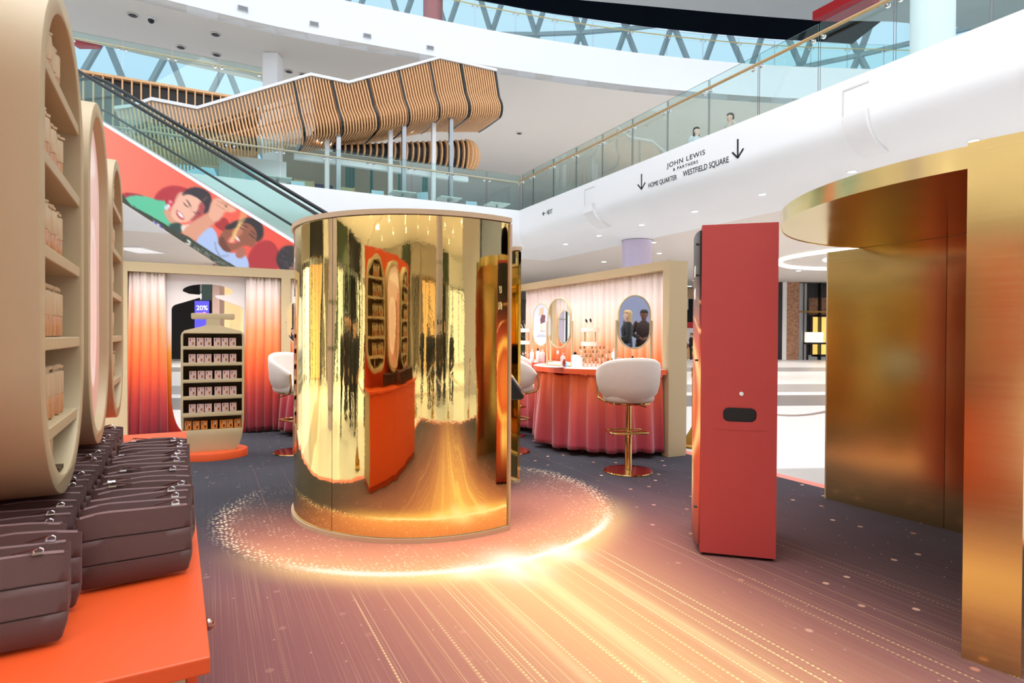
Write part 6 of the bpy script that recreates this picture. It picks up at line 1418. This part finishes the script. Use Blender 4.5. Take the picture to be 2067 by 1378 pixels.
M_cool = mat('lit_cool_interior', C(236, 240, 236), .5, emit=.8, ecol=(.95, 1, .98, 1), var=.2, vscale=.7)
for i, (x0, x1, m, fr) in enumerate(((-25.4, -17, M_cool, M_white_b), (-16.6, -10, M_dark, M_dark), (-9.6, -4.5, M_cool, M_greywall), (-4.2, -1.4, M_green, M_green), (-1.0, 1.4, M_greywall, M_greywall), (1.8, 6.8, M_warm2, M_greywall), (7.2, 10.5, M_green, M_green), (11, 18, M_cool, M_white_b), (18.4, 27, M_dark, M_dark))):
    shop(f'shopfront mirrored in the gold booth, {ORD[i]} along the rear wall', x0, x1, m, frame=fr)
mb = MB(); mb.box(-60, -18, -.02, 60, -17.6, 6); struct('wall_rear', mb, M_greywall)
for i, (x, y) in enumerate([(a, b) for b in (-7, -9.5, -12) for a in (-9, -6, -3, 0, 3, 6, 9)]): downlight(Vector((x, y, 4.95)), .16, f'round downlight in the rear ceiling mirrored in the booth, {ORD[i]} of all', 'rear ceiling downlights')
for i, (x0, x1, m, fr) in enumerate(((-14, -9.5, M_cool, M_white_b), (-9, -5, M_dark, M_dark), (-4.6, -.6, M_cool, M_green), (-.2, 3.0, M_greywall, M_white_b), (3.4, 8.0, M_warm2, M_dark), (8.4, 13, M_cool, M_greywall))):
    shop(f'side shopfront mirrored in the left of the gold booth, {ORD[i]} along the left wall', x0, x1, m, y=-15.0, frame=fr, side=1)
for i, (x0, x1, m, fr) in enumerate(((-12, -6, M_cool, M_white_b), (-5.5, 1, M_warm2, M_greywall), (1.5, 7.5, M_cool, M_greywall), (8, 14, M_greywall, M_white_b))):
    shop(f'side shopfront under the right gallery, {ORD[i]} along the wall, mirrored in the gold', x0, x1, m, y=23.0, frame=fr, side=-1)
# bystanders waiting behind the ropes
rc = random.Random(12); crowd = []
spots_ = [(-4.5, .1), (-5.1, .6), (-5.5, 1.15), (-4.6, 1.35), (-6.0, 1.8), (-5.2, 2.2), (-6.4, .9), (1.2, -3.4), (1.75, -4.1), (2.2, -3.5), (2.75, -4.2), (3.2, -3.6), (3.7, -4.3), (4.5, -3.3), (4.0, -5.2), (.5, -4.4)]
for i, (x, y) in enumerate(spots_):
    a = math.atan2(-(4.5 - y), -(-.7 - x)); rz = math.atan2(-.7 - x, -(4.5 - y)) + rc.uniform(-.5, .5); g = rc.choice(((24, 24, 28), (34, 32, 36), (20, 22, 30), (52, 38, 32), (28, 26, 26), (60, 46, 36)))
    crowd.append((x, y, rz, rc.uniform(1.6, 1.8), g, rc.choice(((24, 24, 28), (32, 34, 46), (28, 26, 28))), rc.choice(((30, 24, 22), (60, 42, 30), (24, 20, 20))), rc.choice(('long', 'short', 'tied'))))
cl = ORD
for i, (x, y, rz, h, c, l, hr, stl) in enumerate(crowd): person(f'bystander in dark clothes behind the ropes, {cl[i]} in the queue, mirrored in the booth', Vector((x, y, -.021)), rz, h, coat=c, legs=l, hair=hr, style=stl, long_coat=i % 2 == 0, group='bystanders mirrored in the booth')

# blue-grey hoarding that shows behind the two women in the vanity mirror
hd = thing('shop_hoarding', 'blue-grey shop hoarding with a black post behind the two women in the mirror', 'hoarding', Vector((9.2, -.9, -.021)), math.radians(225))
mb = MB(); mb.box(-4, 0, 0, 4, .2, 4.6); mb.build('panel', mat('blue_grey_panel', C(150, 156, 186), .5, var=.05, vscale=.6), hd)
mb = MB(); mb.box(.52, -.12, 0, .62, -.001, 4.6); mb.box(.34, -.12, 0, .42, -.001, 4.6); mb.box(.3, -.1, 2.35, .9, -.02, 2.43); mb.build('post', M_black, hd)
mb = MB(); mb.box(.3, -.16, 2.6, 1.0, -.125, 2.7); mb.box(-.3, -.03, 2.66, .1, -.001, 2.76); mb.box(-.3, -.03, 2.4, -.18, -.001, 2.66); mb.build('light_bar', mat('light_bar', C(250, 250, 255), .5, emit=1.5, ecol=(1, 1, 1, 1), var=.001), hd)
mb = MB(); mb.box(.95, -.06, 0, 4, -.001, 4.6); mb.build('pale_panel', mat('lilac_panel', C(206, 198, 206), .5, var=.03), hd)

# unseen spotlights added out from the beams to light curtains and table tops evenly
for i_, y_ in enumerate((.7, 1.9, 3.1)):
    l = spot('curtain_fill_light', F2 @ Vector((-1.15, y_, 2.75)), 75, (1, .98, .96), 140)
for i_, x_ in enumerate((.35, 1.0, 1.7, 2.9, 4.2)):
    l = spot('curtain_fill_light', F1 @ Vector((x_, -1.0, 2.75)), 50, (1, .97, .94), 140)
